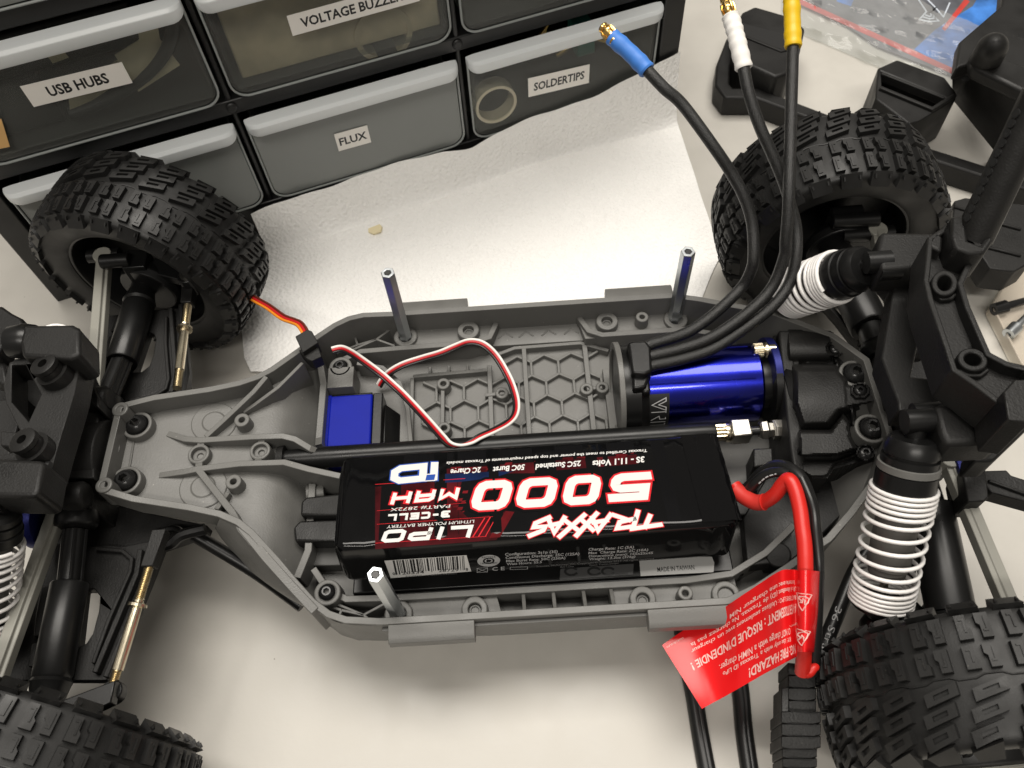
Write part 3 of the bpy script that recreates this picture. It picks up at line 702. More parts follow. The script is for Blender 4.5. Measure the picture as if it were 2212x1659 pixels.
for i in range(40):
    a = 2*math.pi*i/40; pl.append(V(106.5, MY+1+18.6*math.cos(a), MZ+18.6*math.sin(a)))
pl = [q for q in pl if q[1] > 15]  # plate cut away where its lower part lies in shade
m.prism(pl, (3.4, 0, 0)); mp = m.build('motor_plate', BLUEPLATE, mot, bevel=0.4)
m = MB(); m.cyl((103, MY, MZ), (106.6, MY, MZ), 12, n=32); m.cyl((106.6, MY, MZ), (109.4, MY, MZ), 18.2, n=48); m.build('shaded_motor_boss', BLACK2, mot)  # black paints the shade in the recess and over the lower plate
m = MB(); bc = Q(6, 505, 610, 24)
m.lathe([(0, 1.3), (0, 2.6), (0.3, 2.9), (4.2, 2.9), (4.5, 2.6), (4.6, 2.3), (9.5, 2.3)], bc-V(3.4, 0, 0), (1, 0, 0), 22)
for i in range(22):
    a = 2*math.pi*i/22; y_, z_ = 2.9*math.cos(a), 2.9*math.sin(a)
    m.cyl(bc+V(-3.0, y_, z_), bc+V(0.7, y_, z_), 0.22, n=5)
m.lathe([(5, 3.3), (5.8, 3.5), (5.8, 2.3)], bc-V(3.4, 0, 0), (1, 0, 0), 22)
m.build('motor_screw', WARMSTEEL, mot)

# motor wires with bullet plugs
WA = [(5, 1940, 600, 29), (5, 2030, 565, 30), (6, 0, 508, 31), (6, 120, 440, 33), (6, 250, 335, 36), (6, 380, 205, 39), (6, 440, 100, 46), (6, 460, 0, 52), (3, 450, 1450, 60), (3, 400, 1280, 68),
      (3, 320, 1130, 75), (3, 200, 950, 84), (3, 0, 680, 94), (2, 2090, 570, 99), (2, 1960, 430, 103)]
WB = [(5, 1940, 670, 29), (5, 2040, 640, 30), (6, 0, 598, 31), (6, 200, 520, 33), (6, 430, 360, 38), (6, 580, 200, 43), (6, 660, 0, 54), (3, 668, 1560, 60), (3, 682, 1400, 68), (3, 690, 1200, 76), (3, 698, 900, 84), (3, 706, 600, 92), (3, 716, 280, 99)]
WC = [(5, 1940, 730, 29), (5, 2040, 705, 29), (6, 0, 668, 29), (6, 200, 600, 30), (6, 400, 470, 33), (6, 580, 330, 38), (6, 690, 180, 43), (6, 735, 0, 51), (3, 736, 1480, 57), (3, 700, 1330, 64), (3, 650, 1170, 71), (3, 580, 1000, 79), (3, 500, 820, 87), (3, 430, 610, 95), (3, 392, 425, 101)]
for path, shr, matl, lab, ps in ((WA, [(2, 1985, 460, 102), (2, 1880, 350, 105), (2, 1750, 235, 108.5)], HS_BLUE, 'blue', [(2, 1775, 268, 108), (2, 1725, 205, 109.5), (2, 1685, 168, 110.5)]),
                         (WC, [(3, 398, 445, 100), (3, 360, 290, 105), (3, 335, 190, 108), (3, 308, 100, 110.5)], HS_WHITE, 'white', [(3, 315, 125, 110), (3, 292, 55, 112), (3, 272, -25, 114)]),
                         (WB, [(3, 716, 305, 98.5), (3, 711, 150, 103), (3, 705, -10, 108)], HS_YELLOW, 'yellow', [(3, 706, 10, 107), (3, 703, -50, 109), (3, 700, -110, 111)])):
    m = MB(); m.tube(smooth([Q(*p) for p in path], 6), 2.45, 12)
    w = m.build('motor_wire', SLEEVE, car); w['label'] = 'braided black motor wire ending in a %s sleeve' % lab
    pp = smooth([Q(*p) for p in shr], 8); n_ = len(pp)
    rad = [3.5-0.2*(1 if 0.45 < i/n_ < 0.55 else 0)+0.18*math.sin(i*1.7) for i in range(n_)]; rad[0] = 3.3; rad[-1] = 3.3
    m = MB(); m.tube(pp, rad, 20); m.build('heat_shrink', matl, w)
    pp = smooth([Q(*p) for p in ps], 10); Lp = len(pp)
    rad = [float(np.interp(i/(Lp-1), [0, .1, .2, .25, .34, .5, .62, .7, .75, .86, .96, 1], [2.4, 2.6, 2.6, 2.1, 2.1, 2.55, 2.2, 1.8, 2.2, 2.3, 1.7, 0.7])) for i in range(Lp)]
    m = MB(); m.tube(pp, rad, 18)
    for i in range(7):
        a = 2*math.pi*i/7; x_, y_, d_ = frame(pp[-1]-pp[0])
        m.tube([pp[int(Lp*t)]+(2.45+0.25*math.sin(math.pi*(t-.3)/.35))*(math.cos(a)*x_+math.sin(a)*y_) for t in (.3, .36, .44, .52, .6, .64)], 0.42, 6)
    m.build('bullet_plug', GOLD, w)

# ------------------------------------------------------------------ gear cover (sculpted as a height field)
def polyd(px, py, poly):
    """signed distance to polygon, positive inside (frame pixels of region 6)"""
    inside_ = False; dmin = 1e9; n = len(poly); j = n-1
    for i in range(n):
        x1, y1 = poly[j]; x2, y2 = poly[i]
        if (y2 > py) != (y1 > py) and px < (x1-x2)*(py-y2)/(y1-y2)+x2: inside_ = not inside_
        vx, vy = x2-x1, y2-y1; t = max(0, min(1, ((px-x1)*vx+(py-y1)*vy)/(vx*vx+vy*vy+1e-9)))
        dmin = min(dmin, math.hypot(px-x1-t*vx, py-y1-t*vy)); j = i
    return dmin if inside_ else -dmin
OUT = [(684, 474), (960, 485), (1040, 560), (1065, 640), (1075, 780), (1240, 800), (1290, 870), (1275, 960), (1125, 1000), (1130, 1180), (1250, 1260), (1240, 1330), (1160, 1330), (980, 1380), (940, 1440), (840, 1440), (775, 1400), (764, 1300), (740, 1100), (712, 800)]
PADS = [([(700, 700), (1010, 700), (1090, 800), (1110, 1010), (1030, 1030), (960, 1120), (760, 1130), (705, 960)], 25, 60),
         ([(900, 828), (1240, 838), (1275, 880), (1255, 950), (1100, 975), (950, 1015), (1050, 920), (1050, 890)], 29.5, 12),
        ([(750, 1130), (960, 1130), (1040, 1020), (1075, 1070), (1090, 1170), (1130, 1250), (1010, 1290), (760, 1300)], 24, 16),
        ([(905, 1190), (1030, 1190), (1030, 1230), (1000, 1260), (905, 1250)], 21, 8),
        ([(760, 1320), (990, 1320), (1140, 1260), (1145, 1300), (990, 1350), (940, 1430), (840, 1440), (770, 1400)], 23.5, 14),
        ([(1085, 960), (1110, 960), (1120, 1110), (1090, 1100)], 26.5, 8), ([(970, 660), (1000, 660), (1060, 800), (1030, 800)], 24.5, 8),
        ([(660, 640), (760, 650), (765, 760), (670, 770)], 22.5, 10), ([(765, 700), (1000, 700), (1010, 740), (770, 755)], 25.0, 10)]
def gz(px, py):
    z = 20.0
    # pinion tunnel: a cylinder lying along the car
    if 640 < px < 965 and 480 < py < 700:
        t = (py-588-(px-640)*-0.02)/100.0
        if abs(t) < 1: z = max(z, 19.5+8.0*math.sqrt(1-t*t)*(min(1, (965-px)/12.0)**.5))
    for poly, h, bev in PADS:
        d = polyd(px, py, poly)
        if d > 0:
            u = min(1.0, d/bev); zz = 19.5+(h-19.5)*(math.sqrt(1-(1-u)**2) if bev > 30 else u*u*(3-2*u)); z = max(z, zz) if h > 21.5 else zz+0.0
    # domed spur cover
    d = polyd(px, py, PADS[0][0])
    if d > 0:
        t = (py-900)/260.0; z = max(z, 20+10.0*math.sqrt(max(0, 1-t*t))*min(1.0, d/45.0)**.5)
    d = polyd(px, py, PADS[2][0])
    if d > 0: z = max(z, 26.5+5*min(1, d/14.0))
    for (cx_, cy_) in ((1150, 870), (993, 600), (1186, 1272)):
        r_ = math.hypot(px-cx_, (py-cy_)*1.15)
        if r_ < 62: z = (22.0 if r_ < 46 else 24.5) if cx_ != 1150 else (29.5 if r_ < 44 else 31.0)
    return z
def snap(px, py, poly):
    best = None; n = len(poly)
    for i in range(n):
        x1, y1 = poly[i-1]; x2, y2 = poly[i]; vx, vy = x2-x1, y2-y1; t = max(0, min(1, ((px-x1)*vx+(py-y1)*vy)/(vx*vx+vy*vy+1e-9)))
        d = math.hypot(px-x1-t*vx, py-y1-t*vy)
        if best is None or d < best[0]: best = (d, x1+t*vx, y1+t*vy)
    return best[1], best[2]
LUGS = [((993, 600), 60), ((1186, 1272), 64)]
m = MB(); idx = {}; st = 8
for a in range(630, 1310, st):
    for b in range(460, 1450, st):
        d_ = polyd(a, b, OUT); inl = any(math.hypot(a-c[0], (b-c[1])*1.15) < r_ for c, r_ in LUGS)
        if d_ > -st*0.75 or inl:
            ax_, ay_ = (a, b) if (d_ >= 0 or inl) else snap(a, b, OUT)
            zz = gz(a, b); idx[(a, b)] = len(m.v); q0 = Q(6, ax_, ay_, zz); m.v.append((q0[0], q0[1], zz))
for (a, b), i in idx.items():
    if all((a+da, b+db) in idx for da, db in ((st, 0), (0, st), (st, st))):
        m.f.append([i, idx[(a+st, b)], idx[(a+st, b+st)], idx[(a, b+st)]])
edge = {}
for f in m.f:
    for i in range(4):
        e = (f[i], f[(i+1) % 4]); edge[tuple(sorted(e))] = edge.get(tuple(sorted(e)), 0)+1
base = {}
for (i, j), c in edge.items():
    if c == 1:
        for q in (i, j):
            if q not in base: base[q] = len(m.v); x_, y_, _ = m.v[q]; m.v.append((x_, y_, 6.0))
        m.f.append([i, j, base[j], base[i]])
gc = m.build('gear_cover', BLACK, car, angle=50)
for (x, y, z, r_) in ((1150, 870, 30.2, 2.5), (993, 600, 22.6, 2.75), (1186, 1272, 22.6, 2.9)):
    screw(Q(6, x, y, z), r_, gc, h=0.9)
m = MB(); m.wall(smooth(QS(6, [(662, 478), (676, 600), (694, 780), (712, 950), (728, 1120), (745, 1260), (768, 1390)], 23.0), 5), 5.5, -10); m.build('cover_flange', BLACK, gc, bevel=2.0, seg=4)
m = MB(); m.box((112, -19, -11), (139, 42, 17)); m.build('gearbox_body', BLACK, gc, bevel=0.8)
m = MB(); m.lathe([(0, 12), (0, 19.0), (1.5, 20), (4, 19.5), (4, 10)], (110.2, 12, 5), (1, 0, 0), 64); m.build('spur_housing', BLACK2, gc)

# ------------------------------------------------------------------ wheels
def tyre_profile(R):
    h = [(15.2, R-18.6), (17.8, R-18.9), (19.6, R-15), (20.6, R-9.5), (20.3, R-5.6), (18.9, R-3.9), (16.4, R-3.0), (11.5, R-2.3), (6, R-2.0)]
    return [(-y, r) for y, r in h]+[(0, R-1.9)]+[(y, r) for y, r in reversed(h)]
def make_tyre(R):
    prof = tyre_profile(R); m = MB()
    sm = smooth([V(a, b, 0) for a, b in prof], 3); m.lathe([(p[0], p[1]) for p in sm], (0, 0, 0), (0, 1, 0), 96)
    del m.f[-2:]                                        # open bead
    # arc-length table over the crown
    pr = [p for p in sm]; s = [0.0]
    for i in range(1, len(pr)): s.append(s[-1]+np.linalg.norm(pr[i]-pr[i-1]))
    mid = np.interp(0, [p[0] for p in pr[12:-12]], s[12:-12]); s = [q-mid for q in s]
    ys = [p[0] for p in pr]; rs = [p[1] for p in pr]
    def surf(u, v, h):
        y = np.interp(v, s, ys); r = np.interp(v, s, rs); e = 0.4
        ty = np.interp(v+e, s, ys)-np.interp(v-e, s, ys); tr = np.interp(v+e, s, rs)-np.interp(v-e, s, rs); L = math.hypot(ty, tr)
        ny, nr = -tr/L, ty/L
        y += ny*h; r += nr*h; a = u/R; return V(r*math.sin(a), y, r*math.cos(a))
    def lug(poly, u0, v0, h, groove=None):
        n = len(poly); cx_ = sum(p[0] for p in poly)/n; cy_ = sum(p[1] for p in poly)/n
        k = 0.93
        top = [surf(u0+cx_+(p[0]-cx_)*k, v0+cy_+(p[1]-cy_)*k, h) for p in poly]; bot = [surf(u0+p[0], v0+p[1], -0.4) for p in poly]
        m.add(top+bot, [list(range(n))]+[[i, i+n, (i+1) % n+n, (i+1) % n] for i in range(n)])
    def slot(poly, u0, v0, h, d=0.5):                  # block with a sunk slot: outer ring plus floor
        (x0, y0), (x1, y1) = poly; a, b = 0.27*(x1-x0), 0.32*(y1-y0); k = 0.2
        O = [(x0+k, y0+k), (x1-k, y0+k), (x1-k, y1-k), (x0+k, y1-k)]; I = [(x0+a, y0+b), (x1-a, y0+b), (x1-a, y1-b), (x0+a, y1-b)]
        B = [(x0, y0), (x1, y0), (x1, y1), (x0, y1)]
        O, I, B = ([(p[0], p[1]+0.26*p[0]) for p in l] for l in (O, I, B))
        vs = [surf(u0+p[0], v0+p[1], -0.4) for p in B]+[surf(u0+p[0], v0+p[1], h) for p in O]+[surf(u0+p[0], v0+p[1], h) for p in I]+[surf(u0+p[0], v0+p[1], h-d) for p in I]
        fs = []
        for i in range(4):
            j = (i+1) % 4; fs += [[i, j, 4+j, 4+i], [4+i, 4+j, 8+j, 8+i], [8+i, 8+j, 12+j, 12+i]]
        fs.append([12, 13, 14, 15]); m.add(vs, fs)
    N = 24; pt = 2*math.pi*R/N
    J = [(0, 0), (4.2, 0), (4.2, 2.6), (3.2, 3.4), (3.2, 6.8), (0, 6.8)]
    K = [(0.9, 0), (4.2, 0), (4.2, 6.8), (0, 6.8), (0, 4.2), (0.9, 3.4)]
    for i in range(N):
        u = i*pt
        # inner shoulder
        lug([(0, 0), (10.6, 0), (10.2, 5.0), (0.4, 5.0)], u+1.2, -23.6, 2.6)
        for du in (1.6, 8.4): lug([(0, 0), (.7, 0), (.7, 1.0), (0, 1.0)], u+1.2+du, -20.6, 2.7)
        # two rows of hook pairs, with a raised hook line inside each
        for v0, k, s_ in ((-17.6, 1.16, 0.0), (-8.4, 1.08, 0.5)):
            for du, sh in ((0.2, J), (6.0, K)):
                lug([(x, y*k) for x, y in sh], u+du+s_, v0, 2.4)
                q = [(1.1, 1.0), (1.7, 1.0), (1.7, 4.6), (2.6, 4.6), (2.6, 5.2), (1.1, 5.2)] if sh is J else [(1.4, 5.0), (2.0, 5.0), (2.0, 1.7), (3.1, 1.7), (3.1, 1.1), (1.4, 1.1)]
                lug([(x, y*k) for x, y in q], u+du+s_, v0, 2.7)
        # outer half: stacked slanted bars with slots
        for b in range(3):
            slot(((0, 0), (10.4, 4.1)), u+0.8+2.0*b, 1.2+5.7*b, 2.6, 1.1)
        lug([(0, 0.8), (10.2, 2.6), (9.6, 6.6), (0.6, 6.2)], u+6.8, 17.2, 2.7)
    # wavy parting ridge between the two halves
    pth = [surf(2*math.pi*R*i/132, 0.45+0.5*(1 if (i//3) % 2 else -1), 0.1) for i in range(133)]
    m.tube(pth, 0.35, 5)
    m.v = [(x, y*WS, z) for x, y, z in m.v]
    return m
RF = 53.2; WS = 1.0
tyre_o = None
def make_wheel(cx_, cy_, cz_, steer, far, label):
    global tyre_o
    m = MB(); R = RF
    # dish: outer barrel, deep inside, spokes on the outer face
    m.lathe([(-17.0, 33.0), (-17.6, 35.0), (-15.0, 35.0), (-14, 33.5), (8, 32.5), (14.5, 34.5), (16, 36.0), (18.2, 36.4), (18.0, 34.6), (14.5, 33), (8, 31), (-14, 32)], (0, 0, 0), (0, 1, 0), 72, close=True)
    m.lathe([(5, 8), (12, 7), (12, 0)], (0, 0, 0), (0, 1, 0), 24)
    for i in range(10):
        a = 2*math.pi*i/10
        for da in (-.13, .13):
            p = [V(r_*math.sin(a+d_), y_, r_*math.cos(a+d_)) for r_, d_, y_ in ((7, da*2.4-.1, 12), (7, da*2.4+.1, 12), (34, da+.045, 15), (34, da-.045, 15))]
            m.prism(p, (0, -5, 0))
    m.cyl((0, 3, 0), (0, 5.2, 0), 31.2, n=48)
    w = m.build('wheel', BLACK2, car, bevel=0.3)
    w.location = [cx_*MM, cy_*MM, cz_*MM]; w.rotation_euler = (0, 0, steer if far else steer+math.pi); w['label'] = label
    if tyre_o is None:
        tyre_o = make_tyre(R).build('tyre', RUBBER, None, angle=30); t = tyre_o
    else:
        t = bpy.data.objects.new('tyre', tyre_o.data); COL.objects.link(t)
    t.parent = w
    m = MB(); m.lathe([(17.6, 35.2), (19.2, 35.4), (19.6, 36.2), (19.6, 38.2), (18.9, 38.8), (18.2, 38.4)], (0, 0, 0), (0, 1, 0), 72, close=True)
    r_ = m.build('rim_edge', STRAP, None); r_.parent = w
    return w
make_wheel(-181, 117.5, 10.2, -0.29, True, 'front wheel at the far side before the drawers')
make_wheel(-181, -117.5, 10.2, -0.29, False, 'front wheel at the near left corner')
make_wheel(154, 113, 10.2, 0.0, True, 'rear wheel at the far side under the motor wires')
make_wheel(154, -113, 10.2, 0.0, False, 'rear wheel at the near right corner')

# ------------------------------------------------------------------ front suspension (built on both sides of the centre line)
def both(fn):
    for s in (1, -1):
        fn(s)
def mirq(pts): return [V(p[0], -p[1], p[2]) for p in pts]
NEAR_ARM = [(560, 225), (700, 215), (790, 225), (990, 185), (1045, 225), (985, 380), (830, 760), (690, 1090), (50, 1090), (120, 800), (235, 440), (330, 200)]
NEAR_HOLE = [(545, 500), (610, 498), (648, 545), (640, 640), (600, 790), (560, 850), (500, 880)]
def front_side(s):
    A = QS(7, NEAR_ARM, 6.0); H = QS(7, NEAR_HOLE, 6.0)
    fix = (lambda l: l) if s < 0 else mirq
    m = MB(); m.plate(fix(A), [fix(H)], (0, 0, -6))
    arm = m.build('suspension_arm', BLACK, car, bevel=0.5)
    m = MB()
    for pts in ([(1000, 200), (975, 380), (820, 740), (680, 1070)], [(905, 240), (880, 400), (735, 740), (610, 1040)]):
        m.wall(fix(QS(7, pts, 9.5)), 2.2, 5.5)
    m.wall(fix(QS(7, [(620, 235), (790, 250), (850, 300), (840, 380), (700, 700), (600, 980)], 8.2)), 1.6, 5.5)
    m.wall(fix(QS(7, [(300, 480), (265, 650), (250, 800)], 10)), 4, 5.5); m.wall(fix(QS(7, [(240, 850), (215, 1000)], 10)), 4, 5.5)
    m.build('arm_rib', BLACK, arm, bevel=0.4)
    # drive shaft: joint, splined shaft, sleeve
    p1 = V(-183.5, s*31, 18.0); p2 = V(-182.6, s*51.5, 14.5); p3 = V(-183.0, s*87, 11); p4 = V(-183.5, s*104, 10)
    m = MB(); m.lathe([(0, 4), (0, 6.6), (.6, 7.0), (np.linalg.norm(p3-p2)-1, 7.2), (np.linalg.norm(p3-p2), 6.8), (np.linalg.norm(p3-p2)+.5, 5)], p2, p3-p2, 40)
    d = m.build('drive_shaft', BLACK2, car)
    m = MB(); m.cyl(p1, p2+(p3-p2)*.1, 4.6, n=20)
    x_, y_, dd = frame(p2-p1)
    for i in range(6):
        a = i*math.pi/3; o = 4.4*(math.cos(a)*x_+math.sin(a)*y_); m.tube([p1+o, p2+o], 0.9, 6)
    m.build('splined_shaft', BLACK2, d)
    m = MB(); m.lathe([(0, 3), (0, 7.5), (5, 8.6), (8, 8.2), (9, 5)], p1+(p1-p2)*.45, p2-p1, 28)
    m.box((-190, min(s*13, s*24), 12), (-177, max(s*13, s*24), 25)); m.build('joint_cup', BLACK2, d, bevel=0.8)
    m = MB(); m.lathe([(0, 6.8), (1.4, 7.6), (3.2, 7.0), (10, 5.6), (17, 6)], p3, p4-p3, 32); m.build('outer_joint', BLACK2, d)
    for a in (0.6, 1.7):
        m = MB(); m.cyl(p3+V(4.8*math.cos(a), s*13, 4.8*math.sin(a)), p3+V(6.4*math.cos(a), s*13, 6.4*math.sin(a)), 1.2, n=12); m.build('joint_pin', STEEL, d)
    m = MB(); m.cyl(p1+V(0, -s*4, 7), p1+V(0, -s*4, 8.3), 1.5, n=12); m.build('joint_pin', STEEL, d)
    # steering knuckle inside the wheel
    k = V(-181, s*103, 9)
    m = MB(); m.lathe([(0, 14), (4, 15), (10, 12), (14, 8)], k+V(0, -s*6, 0), V(0.28*s, s, 0), 24)
    m.prism([k+V(-6, -s*5, 17), k+V(5, -s*5, 17), k+V(5, s*6, 17), k+V(-6, s*6, 17)], (0, 0, -34))
    m.prism([k+V(4, -s*4, 12), k+V(27, -s*12, 11), k+V(27, -s*4, 11), k+V(6, s*5, 12)], (0, 0, -5))
    m.cyl(k+V(-16, -s*1, 18), k+V(-2, -s*1, 18), 3.5, n=16); m.cyl(k+V(24, -s*9, 2), k+V(24, -s*9, 13 if s > 0 else 7), 4.2, n=18)
    kn = m.build('steering_knuckle', BLACK2, car, bevel=0.5)
    if s > 0:
        m = MB(); m.cyl(k+V(24, -s*9, 13), k+V(24, -s*9, 14.5), 2.6, n=14); m.build('knuckle_ball', STEEL, kn)
    # camber strap: pale I-section bar
    a = V(-200.5, s*112, 21); b = V(-187.6, s*30.5, 22) if s > 0 else V(-190.0, -22, 22.5)
    dv = nrm(b-a); sd = V(-dv[1], dv[0], 0)
    if sd[0] < 0: sd = -sd
    m = MB(); L = np.linalg.norm(b-a)
    sec = [(-2.6, 2.6), (1.4, 2.6), (1.5, 1.0), (2.9, 0.8), (2.9, -3.4), (-2.6, -3.4)]
    m.prism([a+sd*x+V(0, 0, z) for x, z in sec], b-a)
    m.cyl(a+dv*2+V(0, 0, -3.5), a+dv*2+V(0, 0, 2.7), 4.4, n=20)
    st = m.build('camber_strap', STRAP, car, bevel=0.35)
    m = MB(); m.cyl(a+V(-8, 0, -1), a+V(7.5, 0, -1), 3.4, n=18); m.build('strap_pin', BLACK2, st)
    # turnbuckle
    A_ = Q(4, 1218, 300, 15) if s > 0 else Q(7, 735, 1110, 15); B_ = Q(4, 1147, 860, 19.5) if s > 0 else Q(7, 975, 330, 19.5)
    if s < 0: A_ = A_+(A_-B_)*0.12
    d_ = B_-A_; L = np.linalg.norm(d_); prof = []
    for i in range(44): prof.append((L*.28*i/44, 1.95 if i % 2 else 1.35))
    prof += [(L*.285, 1.5), (L*.29, 1.9), (L*.305, 1.9), (L*.31, 3.3), (L*.317, 3.6), (L*.338, 3.6), (L*.345, 2.0), (L*.42, 2.1), (L*.80, 2.1), (L*.81, 1.5)]
    for i in range(30): prof.append((L*.81+L*.19*i/30, 1.95 if i % 2 else 1.35))
    if s < 0: prof = [(L-t, r_) for t, r_ in reversed(prof)]
    m = MB(); m.lathe(prof, A_, d_, 18)
    tb = m.build('turnbuckle', WARMSTEEL, car, angle=15)
    u = nrm(A_-B_)
    if s > 0:
        m = MB(); m.prism([A_+V(-2.6, 0, 2.6)-u*2, A_+V(2.6, 0, 2.6)-u*2, A_+V(3, 0, 3)+u*12, A_+V(-3, 0, 3)+u*12], (0, 0, -5.5)); m.build('rod_end', BLACK, tb, bevel=0.4)
    else:
        u = -u; m = MB(); m.prism([B_+V(-2.4, 0, 2.4)-u*2, B_+V(2.4, 0, 2.4)-u*2, B_+V(2.8, 0, 1.6)+u*13, B_+V(-2.8, 0, 1.6)+u*13], (0, 0, -5)); m.build('rod_end', BLACK, tb, bevel=0.4)
both(front_side)

# steering linkage and front gearbox
m = MB(); m.box((-206, -24, -4), (-176, 24, 24)); m.box((-214, -16, 8), (-200, 16, 46)); m.cyl((-196, -1, 20), (-173, -1, 20), 17, n=40)
m.lathe([(0, 4.2), (12, 4.2), (13, 5.5), (20, 5.8), (22, 4.6)], (-196, 22, 31), (1, 0, 0), 24); m.lathe([(0, 4.2), (12, 4.2), (13, 5.5), (20, 5.8), (22, 4.6)], (-196, -22, 31), (1, 0, 0), 24)
gb = m.build('front_gearbox', BLACK, car, bevel=0.8)
m = MB(); m.lathe([(0, 8), (0.8, 8.5), (2, 8.3), (2.2, 0)], Q(4, 640, 1255, 25.5), V(.25, -.1, .95), 40); m.build('bearing_cap', GREY, gb)
m = MB(); m.tube(smooth([Q(7, 1050, 215, 6), Q(7, 1110, 205, 7), Q(7, 1180, 150, 8), Q(7, 1330, 110, 8)], 6), 2.4, 8); m.tube(smooth([Q(7, 1190, 150, 8), Q(7, 1130, 110, 7), Q(7, 1000, 140, 6)], 6), 1.6, 8)
m.build('steering_link', BLACK2, gb)
m = MB(); m.tube(smooth([Q(7, 1260, 150, 2), Q(7, 1480, 280, -2), Q(7, 1700, 420, -8), Q(7, 1960, 610, -12)], 6), 2.8, 10)
m.build('lower_brace', BLACK2, car)

def nose_plate(s):
    q = QS(7, [(260, -60), (700, -60), (990, 10), (1345, 85), (1330, 120), (1190, 175), (1040, 225), (800, 250), (560, 260), (400, 240), (250, 160)], 2)
    m = MB(); m.prism(q if s < 0 else mirq(q), (0, 0, -7)); m.build('lower_bulkhead', BLACK, car, bevel=.6)
both(nose_plate)
# front shock tower with studs
FT = [(150, 655), (462, 645), (520, 700), (486, 880), (440, 1030), (375, 1240), (330, 1400), (250, 1540), (170, 1555), (-150, 1555), (-150, 1290), (0, 1292), (90, 1270), (150, 1170), (40, 960), (20, 840), (60, 690)]
m = MB(); m.plate(QS(4, FT, 60), [QS(4, [(75, 705), (165, 705), (265, 900), (185, 1075), (75, 945)], 60)], (0, 0, -12))
ft = m.build('front_tower', BLACK, car, bevel=0.8)
m = MB(); m.prism(QS(4, [(-160, 700), (120, 660), (400, 690), (480, 900), (300, 1480), (-160, 1520)], 26), (0, 0, -22)); m.wall(QS(4, [(20, 760), (170, 1120)], 34), 3, 24); m.build('tower_base', BLACK, ft, bevel=.8)
m = MB(); m.prism(QS(4, [(150, 445), (470, 440), (520, 470), (522, 640), (455, 665), (140, 650), (125, 560)], 69), (0, 0, -17)); m.build('shock_mount', BLACK, ft, bevel=1.6, seg=3)
m = MB(); m.prism(QS(4, [(-120, 1300), (250, 1320), (290, 1330), (250, 1545), (200, 1560), (-120, 1555)], 69), (0, 0, -17)); m.build('shock_mount', BLACK, ft, bevel=1.6, seg=3)
m = MB(); m.plate(QS(4, [(505, 690), (535, 690), (640, 930), (640, 985), (600, 960), (560, 870)], 40), [], (0, 0, -12))
m.prism(QS(4, [(470, 800), (500, 790), (500, 1000), (640, 1010), (635, 1090), (500, 1130), (495, 1280), (610, 1330), (610, 1440), (420, 1440), (290, 1540), (300, 1400), (380, 1240)], 33), (0, 0, -20))
m.prism(QS(4, [(0, 1130), (190, 1150), (190, 1250), (0, 1230)], 62), (0, 0, -6)); m.build('tower_brace', BLACK, ft, bevel=0.6)
for (x, y) in ((335, 745), (205, 1235)):
    c = Q(4, x, y, 64); c2 = V(c[0]-2.0, c[1]+3.2, 69)
    m = MB(); ax = V(-0.2, 0.1, 1)
    m.lathe([(-4, 6.4), (1.5, 6.4), (1.6, 4.9), (4.2, 4.8), (4.4, 4.4), (4.6, 4.4), (4.7, 5.2), (6.6, 5.1), (6.9, 4.6), (6.9, 1.9), (3.5, 1.9), (3.5, 0)], c-V(0, 0, 2), ax, 30)
    m.build('tower_stud', BLACK, ft)
m = MB()
for (x, y, z) in ((497, 492, 66), (497, 580, 64), (490, 655, 62), (312, 1358, 62), (280, 1420, 60), (250, 1485, 58)):
    m.cyl(Q(4, x, y, z)-V(.6, 0, 0), Q(4, x, y, z)+V(.9, 0, 0), 1.5, n=14)
m.build('adjustment_hole_shade', INK_SHADE_BLACK, ft)  # black discs paint the shade of the adjustment holes
m = MB(); m.lathe([(0, 3), (1, 6.3), (7, 7.2), (11, 6.4), (14, 3)], Q(4, 55, 560, 62), (1, 0, 0), 28); m.cyl(Q(4, 130, 545, 63), Q(4, 175, 545, 63), 2.4, n=12)
m.build('shock_ball', BLACK2, ft)
m = MB(); m.prism(QS(4, [(-120, 330), (10, 322), (70, 365), (140, 400), (150, 440), (60, 520), (-20, 640), (-120, 640)], 52), (0, 0, -10)); m.prism(QS(4, [(-120, 640), (-20, 640), (30, 690), (50, 830), (0, 830), (-120, 800)], 46), (0, 0, -8))
m.build('tower_wing', BLACK, ft, bevel=1.2)

